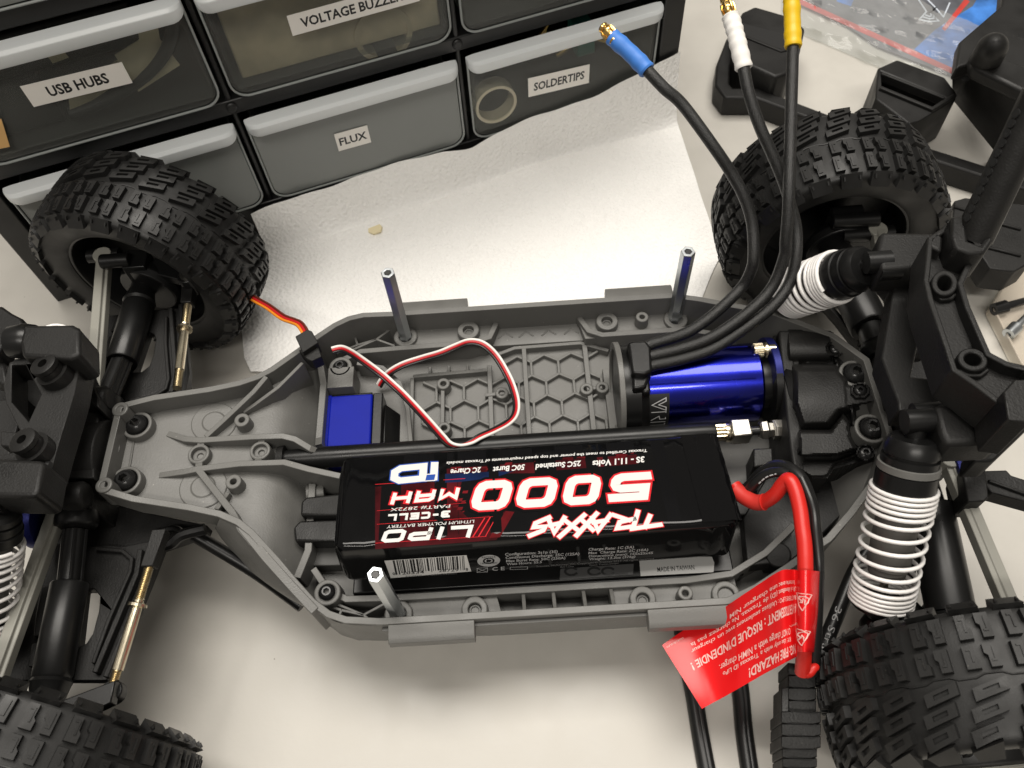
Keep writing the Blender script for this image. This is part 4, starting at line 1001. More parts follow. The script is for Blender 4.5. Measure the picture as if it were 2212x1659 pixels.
# ------------------------------------------------------------------ shocks
def helix(A, B, ts, radius, wire, m, n=26):
    """ts: list of (turn, fraction along A-B)"""
    x, y, d = frame(B-A); T = ts[-1][0]; pts = []
    N = int(T*n)
    for i in range(N+1):
        t = i/n; f = np.interp(t, [q[0] for q in ts], [q[1] for q in ts]); a = 2*math.pi*t
        pts.append(A+(B-A)*f+radius*(math.cos(a)*x+math.sin(a)*y))
    m.tube(pts, wire, 9)
def shock(A, B, turns, name_label, capr=9.6, bodyr=7.4, sr=10.8, wire=0.78, cap=(.06, .30), body_end=.68, marks=True, ring=True):
    A = np.asarray(A, float); B = np.asarray(B, float); d = B-A; L = np.linalg.norm(d); m = MB()
    m.lathe([(L*cap[1]*.9, bodyr), (L*body_end, bodyr), (L*body_end+.8, bodyr-.8), (L*body_end+3.5, bodyr-1.0), (L*body_end+4, 3)], A, d, 36)
    s = m.build('shock', mat('shock_body_grey', (0.032, 0.031, 0.029), 0.42) if False else SHBODY, car); s['label'] = name_label
    m = MB(); c0, c1 = L*cap[0], L*cap[1]; w = c1-c0
    m.lathe([(c0, 4), (c0+.3, capr-1.9), (c0+w*.14, capr-.5), (c0+w*.30, capr-.2), (c0+w*.32, capr-.9), (c0+w*.36, capr-.9), (c0+w*.38, capr), (c0+w*.62, capr+.1), (c0+w*.63, capr-.6),
             (c0+w*.66, capr+.7), (c0+w*.95, capr+.8), (c1, capr+.1), (c1, 7)], A, d, 48)
    m.cyl(A-nrm(d)*1+V(-4.6, 0, 0), A-nrm(d)*1+V(4.6, 0, 0), 4.3, n=24); m.cyl(A, A+nrm(d)*(c0+1), 3.4, n=16)
    m.build('shock_cap', BLACK2, s, angle=30)
    if ring:
        m = MB(); m.lathe([(c0+w*.50, capr+.3), (c0+w*.51, capr+.75), (c0+w*.635, capr+.75), (c0+w*.64, capr+.3)], A, d, 48); m.build('preload_ring', GREY, s)
    m = MB(); helix(A, B, turns, sr, wire, m); m.build('spring', SPRING, s, angle=60)
    m = MB(); e = L*turns[-1][1]
    m.lathe([(e-1.2, 2), (e-1, sr-1.2), (e+1.4, sr-.6), (e+2.4, sr-3), (e+5, 4), (e+7, 3.6)], A, d, 36); m.build('spring_cup', BLACK2, s)
    m = MB(); m.cyl(A+d*body_end, B, 1.6, n=12); m.build('piston_rod', STEEL, s)
    m = MB(); m.lathe([(-5.4, 0), (-5, 2.6), (-3, 4.6), (0, 5.4), (3, 4.6), (5, 2.6), (5.4, 0)], B+V(0, 0, 0), (1, 0, 0), 24); m.build('ball_end', BLACK2, s)
    return s
SHBODY = mat('shock_body_grey', (0.085, 0.081, 0.074), 0.45)
tn = [(0, .295), (1, .318), (2, .342), (3, .366), (4, .392), (5, .425), (6, .487), (7, .55), (8, .618), (9, .682), (10, .733), (11, .769), (12, .795), (13, .816), (14, .836), (15, .855), (16, .874)]
sh = shock((134.5, -32.5, 69), (125.0, -85.2, 10), tn, 'rear shock with stretched white spring beside the red wires')
xx, yy, dd = frame(V(125, -85.2, 10)-V(134.5, -32.5, 69))
m = MB(); AA = V(134.5, -32.5, 69); BB = V(125, -85.2, 10)
for t0, f in ((.72, .318), (.745, .318), (1.72, .347), (.775, .319), (1.77, .348)):
    pts = []
    for i in range(5):
        a = 2*math.pi*(t0+.05*i/4+0.0); pts.append(AA+(BB-AA)*np.interp(t0+.05*i/4, [q[0] for q in tn], [q[1] for q in tn])+10.83*(math.cos(a)*xx+math.sin(a)*yy))
    m.tube(pts[:4], 1.1, 9)
m.build('paint_mark', INK_SHADE_BLACK, sh)
tn2 = [(0, .34), (1, .365), (2, .39), (3, .415), (4, .447), (5, .51), (6, .575), (7, .64), (8, .69), (9, .718), (10, .742), (11, .766), (12, .79), (13, .815)]
shock((139, 37.2, 70), (117.5, 61.5, 17), tn2, 'rear shock with tightly compressed white spring behind the motor wires', capr=9.3, sr=10.6, wire=0.95, cap=(.08, .33), ring=False)
tn3 = [(0, .22), (1, .25), (2, .28), (3, .32), (4, .37), (5, .43), (6, .50), (7, .57), (8, .64), (9, .69), (10, .72), (11, .75), (12, .78), (13, .81)]
shock(P(-14, 1090, 58), P(-42, 1425, 6), tn3, 'front shock cut by the left edge, with white spring', cap=(.02, .2), ring=False)
a_ = P(-14, 1090, 58); b_ = P(-42, 1425, 6)
shock(Q(4, 330, 560, 52), Q(4, 480, 596, 2), tn3, 'front shock behind the tower, only a bit of its white spring showing', cap=(.02, .2), ring=False, capr=6.5, bodyr=5.5, sr=8.0)

# ------------------------------------------------------------------ rear suspension
def rear_side(s):
    fix = (lambda l: l) if s < 0 else mirq
    k = V(158, s*101, 6)
    m = MB(); m.lathe([(0, 16), (4, 17), (9, 13), (13, 8)], k+V(0, -s*6, 0), V(0, s, 0), 24); m.prism([k+V(-7, -s*5, 20), k+V(8, -s*5, 20), k+V(8, s*6, 20), k+V(-7, s*6, 20)], (0, 0, -36))
    m.cyl(k+V(-8, -s*2, 18), k+V(14, -s*2, 18), 3.6, n=18)
    kn = m.build('rear_hub_carrier', BLACK2, car, bevel=0.6)
    A = fix(QS(9, [(1500, 20), (1660, 10), (1760, 100), (1850, 420), (1880, 640), (1900, 760), (1560, 780), (1380, 720), (1440, 560), (1480, 300)], 3)); H = fix(QS(9, [(1560, 200), (1590, 180), (1600, 560), (1560, 620), (1500, 560), (1520, 330)], 3))
    m = MB(); m.plate(A, [H], (0, 0, -6)); arm = m.build('suspension_arm', BLACK, car, bevel=0.5)
    m = MB(); m.wall(fix(QS(9, [(1680, 20), (1745, 120), (1790, 300), (1850, 640)], 7)), 2.4, 2.5); m.wall(fix(QS(9, [(1520, 20), (1480, 300), (1420, 600)], 7)), 2.4, 2.5); m.build('arm_rib', BLACK, arm, bevel=0.4)
    p1 = V(154.5, s*33, 19); p2 = V(155, s*42, 17.5); p3 = V(153, s*82, 12)
    m = MB(); L = np.linalg.norm(p3-p2); m.lathe([(0, 5), (0, 8.2), (1, 8.7), (L, 8.7), (L+.6, 6)], p2, p3-p2, 40); d = m.build('drive_shaft', BLACK2, car)
    m = MB(); m.cyl(p1-V(0, s*9, 0), p2, 6.0, n=24); m.lathe([(0, 3), (0, 8), (5, 8.8), (8, 8), (9, 4)], p1-V(0, s*10, -1), p2-p1, 28); m.build('joint_cup', BLACK2, d, bevel=.4)
    m = MB(); m.lathe([(0, 8.7), (1, 9.4), (4, 8.6), (20, 6)], p3, V(0.05, s, -.12), 32); m.build('outer_joint', BLACK2, d)
    a = V(161.5, s*29.5, 30) if s < 0 else V(161.5, 34, 28); b = V(171.5, s*95, 19)
    dv = nrm(b-a); sd = V(-dv[1], dv[0], 0)
    if sd[0] < 0: sd = -sd
    m = MB(); sec = [(-2.8, -3.2), (-2.8, 2.0), (-.9, 2.2), (-.7, 2.8), (2.7, 2.8), (2.7, -3.2)]
    m.prism([a+sd*x+V(0, 0, z) for x, z in sec], b-a); m.cyl(a+V(0, 0, -3.3), a+V(0, 0, 2.9), 4.0, n=20); m.cyl(b+V(0, 0, -3.3), b+V(0, 0, 2.9), 4.4, n=20)
    st = m.build('camber_strap', STRAP, car, bevel=0.35)
    m = MB(); m.cyl(b+V(-16, 0, -1), b+V(8, 0, -1), 3.7, n=18); m.build('strap_pin', BLACK2, st)
both(rear_side)
# rear gearbox and shock tower
m = MB(); m.box((148, -22, -8), (176, 22, 26)); m.box((146, -9, 14), (150, 9, 44)); m.prism(QS(6, [(1290, 655), (1440, 655), (1440, 790), (1300, 760)], 40), (0, 0, -20)); m.prism(QS(6, [(1290, 800), (1420, 820), (1440, 960), (1390, 1010), (1330, 960)], 36), (0, 0, -20))
m.lathe([(0, 5), (4, 5.6), (14, 5.6), (15, 4)], (144.5, -17, 36), (1, 0, 0), 20); m.lathe([(0, 5), (4, 5.6), (14, 5.6), (15, 4)], (146, 16, 40), (1, 0, 0), 20)
m.build('rear_gearbox', BLACK, car, bevel=0.8)
m = MB()
m.prism(QS(6, [(1290, -50), (1560, -60), (1590, 80), (1600, 300), (1560, 420), (1480, 780), (1590, 790), (1700, 870), (1720, 960), (1700, 1080), (1640, 1000), (1400, 1005), (1395, 940), (1290, 660), (1330, 400), (1370, 190), (1290, 90)], 62), (0, 0, -12))
rt = m.build('rear_tower', BLACK, car, bevel=0.8)
m = MB(); m.prism(QS(3, [(1278, 1510), (1300, 1500), (1620, 1505), (1690, 1560), (1690, 1640), (1640, 1690), (1600, 1735), (1290, 1745), (1262, 1640)], 74), (0, 0, -15)); m.build('shock_mount', BLACK, rt, bevel=2.0, seg=3)
m = MB(); m.prism(QS(6, [(1630, 960), (1700, 948), (2050, 1010), (2120, 1110), (2090, 1205), (1710, 1222), (1670, 1140)], 74), (0, 0, -15)); m.build('shock_mount', BLACK, rt, bevel=2.0, seg=3)
m = MB(); m.prism(QS(6, [(1905, 1225), (2050, 1215), (2140, 1130), (2230, 1050), (2260, 1100), (2020, 1330), (1890, 1330)], 60), (0, 0, -14)); m.build('tower_brace', BLACK, rt, bevel=1.0)
m = MB(); m.cyl((134, -28.5, 69), (144, -28.5, 69), 3.6, n=20); m.build('shock_pin', BLACK2, rt)
m = MB(); m.cyl((139, 33, 70), (147, 33, 70), 3.6, n=20); m.build('shock_pin', BLACK2, rt)
# body mount: a channel section with lightening holes
BM = [(1600, -130), (1700, -190), (1800, -190), (1905, -60), (1800, 170), (1850, 330), (1985, 640), (2110, 705), (2260, 740), (2260, 1010), (2120, 1060), (2060, 960), (1890, 830), (1760, 745), (1720, 620), (1600, 270), (1572, 150), (1585, 40)]
def circ(r, cx_, cy_, rx, ry, h, n=26, rot=0): return [Q(r, cx_+rx*math.cos(2*math.pi*i/n)*math.cos(rot)-ry*math.sin(2*math.pi*i/n)*math.sin(rot), cy_+rx*math.cos(2*math.pi*i/n)*math.sin(rot)+ry*math.sin(2*math.pi*i/n)*math.cos(rot), h) for i in range(n)]
m = MB(); m.plate(QS(6, BM, 88), [circ(6, 1700, 172, 56, 56, 88), circ(6, 1882, 668, 66, 46, 88, rot=.25)], (0, 0, -3))
bmnt = m.build('body_mount', BLACK, rt, bevel=0.4)
m = MB(); pth = QS(6, BM, 93); ctr = sum(pth)/len(pth)
m.wall([q+(ctr-q)*0.03 for q in pth], 2.0, 76, closed=True)
m.wall(circ(6, 1700, 172, 66, 66, 92), 2.0, 80, closed=True); m.wall(circ(6, 1882, 668, 78, 56, 92, rot=.25), 2.0, 80, closed=True)
m.wall(QS(6, [(1630, 235), (1680, 275), (1740, 270), (1790, 225)], 90), 1.4, 85); m.wall(QS(6, [(1790, 735), (1850, 765), (1930, 770), (1985, 730)], 90), 1.4, 85)
m.prism(QS(6, [(2080, 880), (2150, 800), (2260, 800), (2260, 1080), (2110, 1060)], 98), (0, 0, -22))
m.build('mount_rim', BLACK, bmnt, bevel=0.5)
m = MB()
m.prism(QS(3, [(1740, 1400), (1860, 1390), (1840, 1480), (1850, 1560), (1930, 1590), (2000, 1500), (2015, 1560), (1960, 1640), (1860, 1640), (1770, 1610), (1740, 1530)], 99), (0, 0, -14))
m.prism(QS(3, [(1590, 1590), (1640, 1490), (1690, 1540), (1680, 1630)], 93), (0, 0, -18)); m.build('post_collar', BLACK, bmnt, bevel=1.0)
pb = Q(3, 1905, 1500, 96); tp = Q(3, 2290, 690, 132); dv = tp-pb
m = MB(); m.tube([pb-dv*.06, pb+dv*.5, pb+dv*1.1], [6.6, 6.4, 6.2], 12)
post = m.build('body_post', BLACK, bmnt, angle=50)
m = MB(); xs_, ys_, ds_ = frame(dv); cdir = nrm(POS-pb); sd = nrm(np.cross(dv, cdir)); up_ = nrm(np.cross(sd, dv))
if up_@cdir < 0: up_ = -up_
for i in range(12):
    c = pb+dv*(0.10+.075*i)-sd*0.0
    for sgn in (1,):
        e = nrm(sd*(-1 if (sd@RT) > 0 else 1)*0.72+up_*0.69); m.cyl(c+e*5.5, c+e*6.55, 1.5, n=12)
m.build('pin_hole_shade', INK_SHADE_BLACK, post)  # raised black discs stand in for the shaded pin holes
# rear bumper arm at the right edge, blue pivot
m = MB(); m.prism(QS(6, [(1840, 1240), (1905, 1225), (1950, 1300), (1960, 1340), (1985, 1560), (1960, 1590), (1850, 1590), (1810, 1400)], 36), (0, 0, -16))
m.prism(QS(6, [(1940, 1390), (2100, 1385), (2130, 1420), (2290, 1470), (2290, 1610), (2000, 1530), (1965, 1490)], 32), (0, 0, -8)); m.wall(QS(6, [(1985, 1450), (2290, 1560)], 33.5), 1.2, 28)
rb = m.build('rear_bumper_arm', BLACK, car, bevel=0.8)
m = MB(); m.prism(QS(6, [(1770, 1315), (1805, 1310), (1870, 1530), (1850, 1545)], 34), (0, 0, -12)); m.build('blue_spacer', BLUEPLATE, rb, bevel=.3)
m = MB(); m.lathe([(0, 5), (0, 9), (2, 9.3), (4, 9), (4, 5)], P(68, 1136, 22), (1, 0.1, 0), 28); m.build('blue_bearing', BLUEPLATE, gb)
# parts of the body frame left and right of the rear tyre (far side)
m = MB(); m.prism(QS(3, [(1760, 1300), (1830, 1280), (2260, 1330), (2260, 1700), (2150, 1760), (1990, 1740), (1900, 1600), (1740, 1560)], -8), (0, 0, -16))
m.wall(QS(3, [(1760, 1330), (2000, 1400)], -6.5), 1.5, -10); m.wall(QS(3, [(1980, 1420), (2200, 1480)], -6.5), 1.5, -10); m.wall(QS(3, [(1960, 1590), (2200, 1650)], -6.5), 1.5, -10)
m.build('rear_bumper', BLACK, car, bevel=1.2)

# ================================================================== BATTERY
BR, BP, BYW = -0.20, -0.04, 0.02; BO = V(1.8, -28.8, 27.3)
def brot(l):
    x, y, z = l
    y, z = math.cos(BR)*y-math.sin(BR)*z, math.sin(BR)*y+math.cos(BR)*z
    x, z = math.cos(BP)*x-math.sin(BP)*z, math.sin(BP)*x+math.cos(BP)*z
    return V(math.cos(BYW)*x-math.sin(BYW)*y, math.sin(BYW)*x+math.cos(BYW)*y, z)
BX, BY, BZ = brot((1, 0, 0)), brot((0, 1, 0)), brot((0, 0, 1))
def bat(x, y, z): return BO+BX*x+BY*y+BZ*z
def ray_local(px, py, n, off):
    """frame position -> battery coordinates on the plane (n . local = off)"""
    d = fw*F+RT*(px-CX)-UP*(py-CY); o = POS-BO
    ol = V(o@BX, o@BY, o@BZ); dl = V(d@BX, d@BY, d@BZ); n = V(*n); t = (off-ol@n)/(dl@n); return ol+t*dl
def fB(x, y): return (1300+x/1.3825)/1.8228, (1700+y/1.3825)/1.8228       # close-up picture of the battery -> frame
def T2(x, y): l = ray_local(*fB(x, y), (0, 0, 1), 0.0); return V(l[0], l[1])
def S2(x, y): l = ray_local(*fB(x, y), (0, -1, 0), 22.0); return V(l[0], l[2])
top = lambda x, y, l=0.0: bat(x, y, 0.16+l)
side = lambda x, z, l=0.0: bat(x, -22.0-0.16-l, z)
bt = thing('battery_pack', 'glossy black battery pack reading 5000 MAH lying in the grey chassis', 'battery', BO+V(0, -2, -26))
m = MB(); NX = 60; secs = []
rb_ = 2.6
def brow(x, shr):
    w, z0, z1 = 22.0-shr, -25.0+shr*.8, -shr*.8; out = []
    for (cy_, cz_, a0) in ((w-rb_, z1-rb_, 0), (-(w-rb_), z1-rb_, 90), (-(w-rb_), z0+rb_, 180), (w-rb_, z0+rb_, 270)):
        for q in range(6):
            a = math.radians(a0+18*q); out.append((x, cy_+rb_*math.cos(a), cz_+rb_*math.sin(a)))
    return out
xs_ = [-76.6, -76.2, -75.4, -74]+list(np.linspace(-72, 66, 40))+[68, 70, 72, 73.5, 74.8, 75.8, 76.4]
rn = random.Random(5); rows = []
for x in xs_:
    e = abs(x); sh_ = 0.0 if e < 74 else (0.3 if e < 75 else (1.2 if e < 76 else 2.8)); r_ = brow(x, sh_)
    rows.append(r_)
k = len(rows[0]); vs = []
for r_ in rows:
    for j, (x, y, z) in enumerate(r_):
        wob = 0.0
        if x > 62: wob = 0.55*math.sin(j*2.1+x*.9)*min(1, (x-62)/8)
        elif x < -70: wob = 0.25*math.sin(j*1.7+x)
        edge_w = 0.18*math.sin(x*.31)+0.12*math.sin(x*.83+1) if 4 <= j <= 8 else 0.0
        vs.append(bat(x, y*(1+wob*.02)+edge_w*.6, z+wob*.5+edge_w))
fs = [[i*k+j, i*k+(j+1) % k, (i+1)*k+(j+1) % k, (i+1)*k+j] for i in range(len(rows)-1) for j in range(k)]
fs += [list(range(k)), [(len(rows)-1)*k+j for j in range(k)]]
m.add(vs, fs); pouch = m.build('pouch', SHRINK, bt, angle=70)
# crumpled shrink film at the right end
m = MB(); rn = random.Random(11); rows = []
for i in range(9):
    r_ = []
    for j in range(17):
        x = 62+15.2*i/8; y = -21+42*j/16
        r_.append(bat(x, y, 0.25+0.5*abs(math.sin(i*1.3+j*.9))*(.25 if i < 5 else .8)+rn.uniform(-.12, .12)-(0.9*(i-7) if i > 7 else 0)))
    rows.append(r_)
m.grid(rows); m.build('shrink_film', SHRINK, bt, angle=70)
# label sheet
LX0, LX1 = T2(235, 400)[0], T2(1835, 400)[0]
m = MB(); m.grid([[bat(x, y, 0.05) for x in np.linspace(-58, 54.5, 12)] for y in (-19.6, 19.6)])
lab = m.build('top_label', mat('black_label_film', (0.0035, 0.0035, 0.004), 0.2, spec=0.2, rvar=0.04), bt, recalc=False)
lift = lambda k_: (lambda x, y, l=0.0: bat(x, y, 0.07+k_*0.05+l))
def poly(mb, pts, k_, f=T2): mb.add([lift(k_)(*f(*p)) for p in pts], [list(range(len(pts)))])
# red and blue backdrop graphics
m = MB()
poly(m, [(600, 205), (1745, 118), (1740, 170), (1180, 215), (1180, 225), (600, 232)], 0)
poly(m, [(245, 300), (720, 260), (700, 330), (700, 420), (760, 480), (960, 430), (990, 440), (905, 590), (245, 640)], 0)
m.build('dark_red_artwork', INK_DRED, lab, recalc=False, flat=True)
m = MB(); poly(m, [(590, 232), (880, 218), (1000, 215), (900, 250), (700, 275), (570, 280)], 1); m.build('navy_artwork', INK_NAVY, lab, recalc=False, flat=True)
m = MB()
for q in ([(780, 285), (830, 270), (850, 262), (790, 262)],): pass
poly(m, [(955, 432), (1003, 437), (925, 575), (865, 580)], 1.2)
rn = random.Random(2)
for i in range(16):
    x = rn.uniform(330, 740); y = rn.uniform(300, 440) if x > 640 else rn.uniform(420, 450); w = rn.uniform(10, 34); h = rn.uniform(6, 16)
    poly(m, [(x, y), (x+w, y-2), (x+w-6, y+h), (x-6, y+h)], 0.4+0.02*i)
for i in range(18):
    x = rn.uniform(640, 1650); y = 205-(x-640)*0.078+rn.uniform(-18, 14); w = rn.uniform(16, 60); h = rn.uniform(5, 14)
    poly(m, [(x, y), (x+w, y-3), (x+w-8, y+h), (x-8, y+h)], 0.4+0.02*i)
m.build('mid_red_artwork', mat('mid_red_ink', (0.12, 0.006, 0.009), 0.22, spec=0.2, var=0.7), lab, recalc=False, flat=True)
m = MB()
for (a, b, w) in (((245, 288), (735, 256), 7), ((255, 432), (740, 388), 5), ((255, 505), (905, 462), 5), ((245, 608), (850, 571), 6)):
    A_, B_ = T2(*a), T2(*b); n_ = nrm(V(-(B_-A_)[1], (B_-A_)[0]))*w*0.03/2
    m.add([lift(2)(*(A_+n_)), lift(2)(*(B_+n_)), lift(2)(*(B_-n_)), lift(2)(*(A_-n_))], [[0, 1, 2, 3]])
for k_, (a, b) in enumerate((((905, 462), (845, 572)), ((872, 466), (808, 572)), ((842, 470), (776, 575)))):
    A_, B_ = T2(*a), T2(*b); n_ = nrm(V(-(B_-A_)[1], (B_-A_)[0]))*(.14 if k_ == 0 else .22)
    m.add([lift(2.1+.1*k_)(*(A_+n_)), lift(2.1+.1*k_)(*(B_+n_)), lift(2.1+.1*k_)(*(B_-n_)), lift(2.1+.1*k_)(*(A_-n_))], [[0, 1, 2, 3]])
m.build('red_lines', INK_RED, lab, recalc=False, flat=True)
# 5000 in outlined digits (written upside down as seen from the camera)
def gl(mb, s, base0, base1, capx, th, k_, **kw):
    a, b = T2(*base0), T2(*base1); c = T2(*capx); d = nrm(b-a); n = V(-d[1], d[0]); h = abs((c-a)@n)
    put_glyphs(mb, s, a, b, h, th, lift(k_), **kw)
blk = MB(); red = MB(); wht = MB(); blu = MB()
five = dict(gap=0.10, shear=0.28)
def big(mb, k_, th, gp=0.0):
    # 5 is drawn in its own cell, then the zeros, each slightly lower than the last
    for s_, b0, b1, cp in (('5', (1738, 222), (1478, 238), (1700, 372)), ('0', (1470, 236), (1238, 250), (1440, 392)), ('0', (1236, 250), (985, 264), (1200, 406)), ('0', (992, 264), (748, 278), (950, 420))):
        a, b = T2(*b0), T2(*b1); c = T2(*cp); d = nrm(b-a); n = V(-d[1], d[0]); h = abs((c-a)@n)
        L = np.linalg.norm(b-a); sh = .25*h/L
        w0 = 3.3; pts_l = GL[s_]
        for st in pts_l:
            pts = []
            for q in st:
                if q == 'c': pts.append('c'); continue
                X = w0/2+q[0]*(L*0.80-w0); Y = w0/2+q[1]*(h-w0); pts.append(tuple(a+d*(X+.3*Y-.2*h*.3)+n*Y))
            stroke(mb, pts, th, lift(k_))
big(blk, 2.4, 7.4); big(red, 3.2, 5.2); big(wht, 4.2, 3.7)
gl(red, 'MAH', (712, 300), (338, 330), (680, 375), 2.4, 3.2, gap=.16, shear=.25); gl(wht, 'MAH', (708, 306), (345, 336), (676, 370), 1.5, 4.2, gap=.22, shear=.25)
gl(wht, 'LIPO', (782, 508), (300, 538), (752, 578), 1.6, 4.2, gap=.18, shear=.30, widths={'I': .45})
gl(wht, '3-CELL', (655, 430), (318, 452), (640, 468), 0.95, 4.2, gap=.25, shear=.12, widths={'-': .7})
gl(blu, 'iD', (606, 158), (330, 185), (598, 268), 4.0, 3.2, gap=.0, shear=.10, widths={'i': .34}); gl(wht, 'iD', (603, 164), (336, 190), (595, 264), 3.0, 4.2, gap=.03, shear=.10, widths={'i': .34})
poly(wht, [(520, 232), (582, 229), (573, 270), (511, 273)], 4.6); poly(blu, [(526, 237), (574, 234), (567, 265), (518, 268)], 5.2)
# brand lettering with pointed strokes
def brand(mb, k_, th):
    a, b = T2(1760, 448), T2(1075, 535); c = T2(1740, 418); d = nrm(b-a); n = V(-d[1], d[0])
    segs = [('T', (1765, 462), (1640, 480), 52), ('R', (1680, 440), (1535, 465), 74), ('a', (1520, 462), (1400, 482), 70), ('X', (1440, 460), (1330, 490), 76), ('X', (1370, 468), (1240, 500), 72), ('a', (1270, 478), (1170, 500), 66), ('S', (1180, 480), (1085, 505), 62)]
    for i, (g, p0_, p1_, hh) in enumerate(segs):
        a, b = T2(*p0_), T2(*p1_); c2 = T2(p0_[0]-10, p0_[1]+hh); L = np.linalg.norm(b-a); d = nrm(b-a); n = V(-d[1], d[0]); h = abs((c2-a)@n)
        for j, st in enumerate(GL[g]):
            pts = [tuple(a+d*(q[0]*L*.82+.35*q[1]*h)+n*(q[1]*h)) for q in st]
            stroke(mb, pts, th, lambda x, y, l=0.0, o=.012*(2*i+j): lift(k_)(x, y, o))
brand(red, 3.3, 2.5); brand(wht, 4.3, 1.8)
def tx(mb, s, a, b, hpx, k_=4.2, bold=.012, shear=0.0, f=T2, lf=None):
    A_, B_ = f(*a), f(*b); C_ = f(a[0]+hpx[0], a[1]+hpx[1]); d = nrm(B_-A_); n = V(-d[1], d[0]); h = abs((C_-A_)@n)
    put_text(mb, s, A_, B_, h, lf or lift(k_), bold, shear)
tx(wht, '3S - 11.1 Volts', (1710, 137), (1428, 162), (0, 30), bold=.035, shear=.2); tx(wht, '25C Sustained', (1365, 160), (1120, 180), (0, 28), bold=.03, shear=.2)
tx(wht, '50C Burst', (1060, 180), (888, 195), (0, 28), bold=.03, shear=.2); tx(wht, '2C Charge', (822, 195), (657, 208), (0, 28), bold=.03, shear=.2)
tx(wht, 'Traxxas Certified to meet the power and top speed requirements of Traxxas models', (1725, 97), (635, 166), (0, 15), bold=.02, shear=.2)
tx(wht, 'PART# 2872X', (655, 398), (332, 418), (0, 17), bold=.0, shear=.2); tx(wht, 'LITHIUM POLYMER BATTERY', (785, 482), (312, 512), (0, 16), bold=.0, shear=.2)
blk.build('digit_border', lab.data.materials[0], lab, recalc=False, flat=True); red.build('red_lettering', INK_RED, lab, recalc=False, flat=True)  # first mesh is the black printed border behind the digits
wht.build('white_lettering', INK_WHITE, lab, recalc=False, flat=True); blu.build('blue_lettering', INK_BLUE, lab, recalc=False, flat=True)
# side print
m = MB(); m.add([side(*S2(*p)) for p in ((295, 700), (742, 670), (768, 758), (330, 795))], [[0, 1, 2, 3]])
bc_ = m.build('barcode', INK_WHITE, bt, recalc=False, flat=True)
m = MB(); a, b, c, d = (S2(*p) for p in ((340, 699), (738, 673), (742, 742), (355, 768)))
rn = random.Random(9); u = 0.0
while u < .97:
    w = rn.choice((.010, .010, .018, .027)); ext = -.12 if (u < .05 or u > .9 or abs(u-.5) < .03) else 0.0
    q = lambda U, W: (a*(1-U)+b*U)*(1-W)+(d*(1-U)+c*U)*W
    m.add([side(*q(u, 0), .05), side(*q(u+w, 0), .05), side(*q(u+w, 1-ext), .05), side(*q(u, 1-ext), .05)], [[0, 1, 2, 3]]); u += w+rn.choice((.010, .014, .022))
sl = lambda x, z, l=0.0: side(x, z, .06+l)
def stx(mb, s, a, b, up, bold=.012): tx(mb, s, a, b, (0, -up), bold=bold, f=S2, lf=sl)
stx(m, '0', (342, 778), (356, 777), 14, .02); stx(m, '20334', (392, 775), (512, 768), 14, .01); stx(m, '28729', (590, 762), (700, 756), 14, .01); stx(m, '8', (738, 754), (752, 753), 14, .02)
m.build('bars', INK_SHADE_BLACK, bc_, recalc=False, flat=True)
m = MB()
for s_, a, b, h in (('Configuration: 3s1p (3S)', (952, 672), (1238, 656), 14), ('Continuous Discharge: 25C (125A)', (955, 690), (1356, 668), 14), ('Max Burst Rate: 50C (250A)', (958, 708), (1280, 690), 13), ('Watt Hours: 55.5', (961, 724), (1152, 712), 12),
                    ('Charge Rate: 1C (5A)', (1405, 645), (1652, 632), 14), ('Max  Charge Rate: 2C (10A)', (1405, 664), (1730, 646), 13), ('Dimensions (mm): 155x25x45', (1407, 681), (1756, 662), 12), ('Weight: 13.3oz (376g)', (1408, 697), (1660, 682), 12),
                    ('C E', (882, 754), (950, 750), 18)):
    stx(m, s_, a, b, h, .02)
m.build('side_lettering', INK_GREY, bt, recalc=False, flat=True)
m = MB()
for s_, a, b, h in (('Traxxas, McKinney, TX. Copyright \u00a9 Traxxas 2017. All rights reserved', (1120, 735), (1760, 692), 9), ('Made in China', (1252, 738), (1325, 733), 8), ('Patent: Traxxas.com/pat', (1412, 728), (1570, 716), 8), ('Part #2872X', (412, 789), (500, 784), 8), ('GKA17042-R01', (548, 781), (688, 772), 8)):
    stx(m, s_, a, b, h, .005)
m.build('small_lettering', mat('faint_grey_ink', (0.14, 0.14, 0.14), 0.4), bt, recalc=False, flat=True)
m = MB(); c = S2(863, 700); ex, ez = S2(925, 697)-c, S2(863, 668)-c
el = lambda r_, n=36: [c+ex*r_*math.cos(2*math.pi*i/n)+ez*r_*math.sin(2*math.pi*i/n) for i in range(n)]
o_, i_ = el(1.0), el(.52); m.add([sl(*p) for p in o_+i_], [[i, (i+1) % 36, 36+(i+1) % 36, 36+i] for i in range(36)])
for a0 in (0.2, 2.3, 4.4):
    stroke(m, [tuple(c+ex*.3*math.cos(a0+t)+ez*.3*math.sin(a0+t)) for t in (0, .5, 1.0, 1.5)], .5, sl)
for (x0, y0, x1, y1) in ((800, 740, 856, 764), (980, 735, 1074, 748)):
    q = [S2(x0, y0), S2(x1, y0-3), S2(x1, y1-3), S2(x0, y1)]; stroke(m, [tuple(p) for p in q]+['c'], .22, sl)
stroke(m, [tuple(S2(803, 742)), tuple(S2(852, 760))], .25, lambda x, z, l=0.0: sl(x, z, .02)); stroke(m, [tuple(S2(803, 761)), tuple(S2(852, 740))], .25, lambda x, z, l=0.0: sl(x, z, .04))
m.build('recycle_mark', INK_GREY, bt, recalc=False, flat=True)
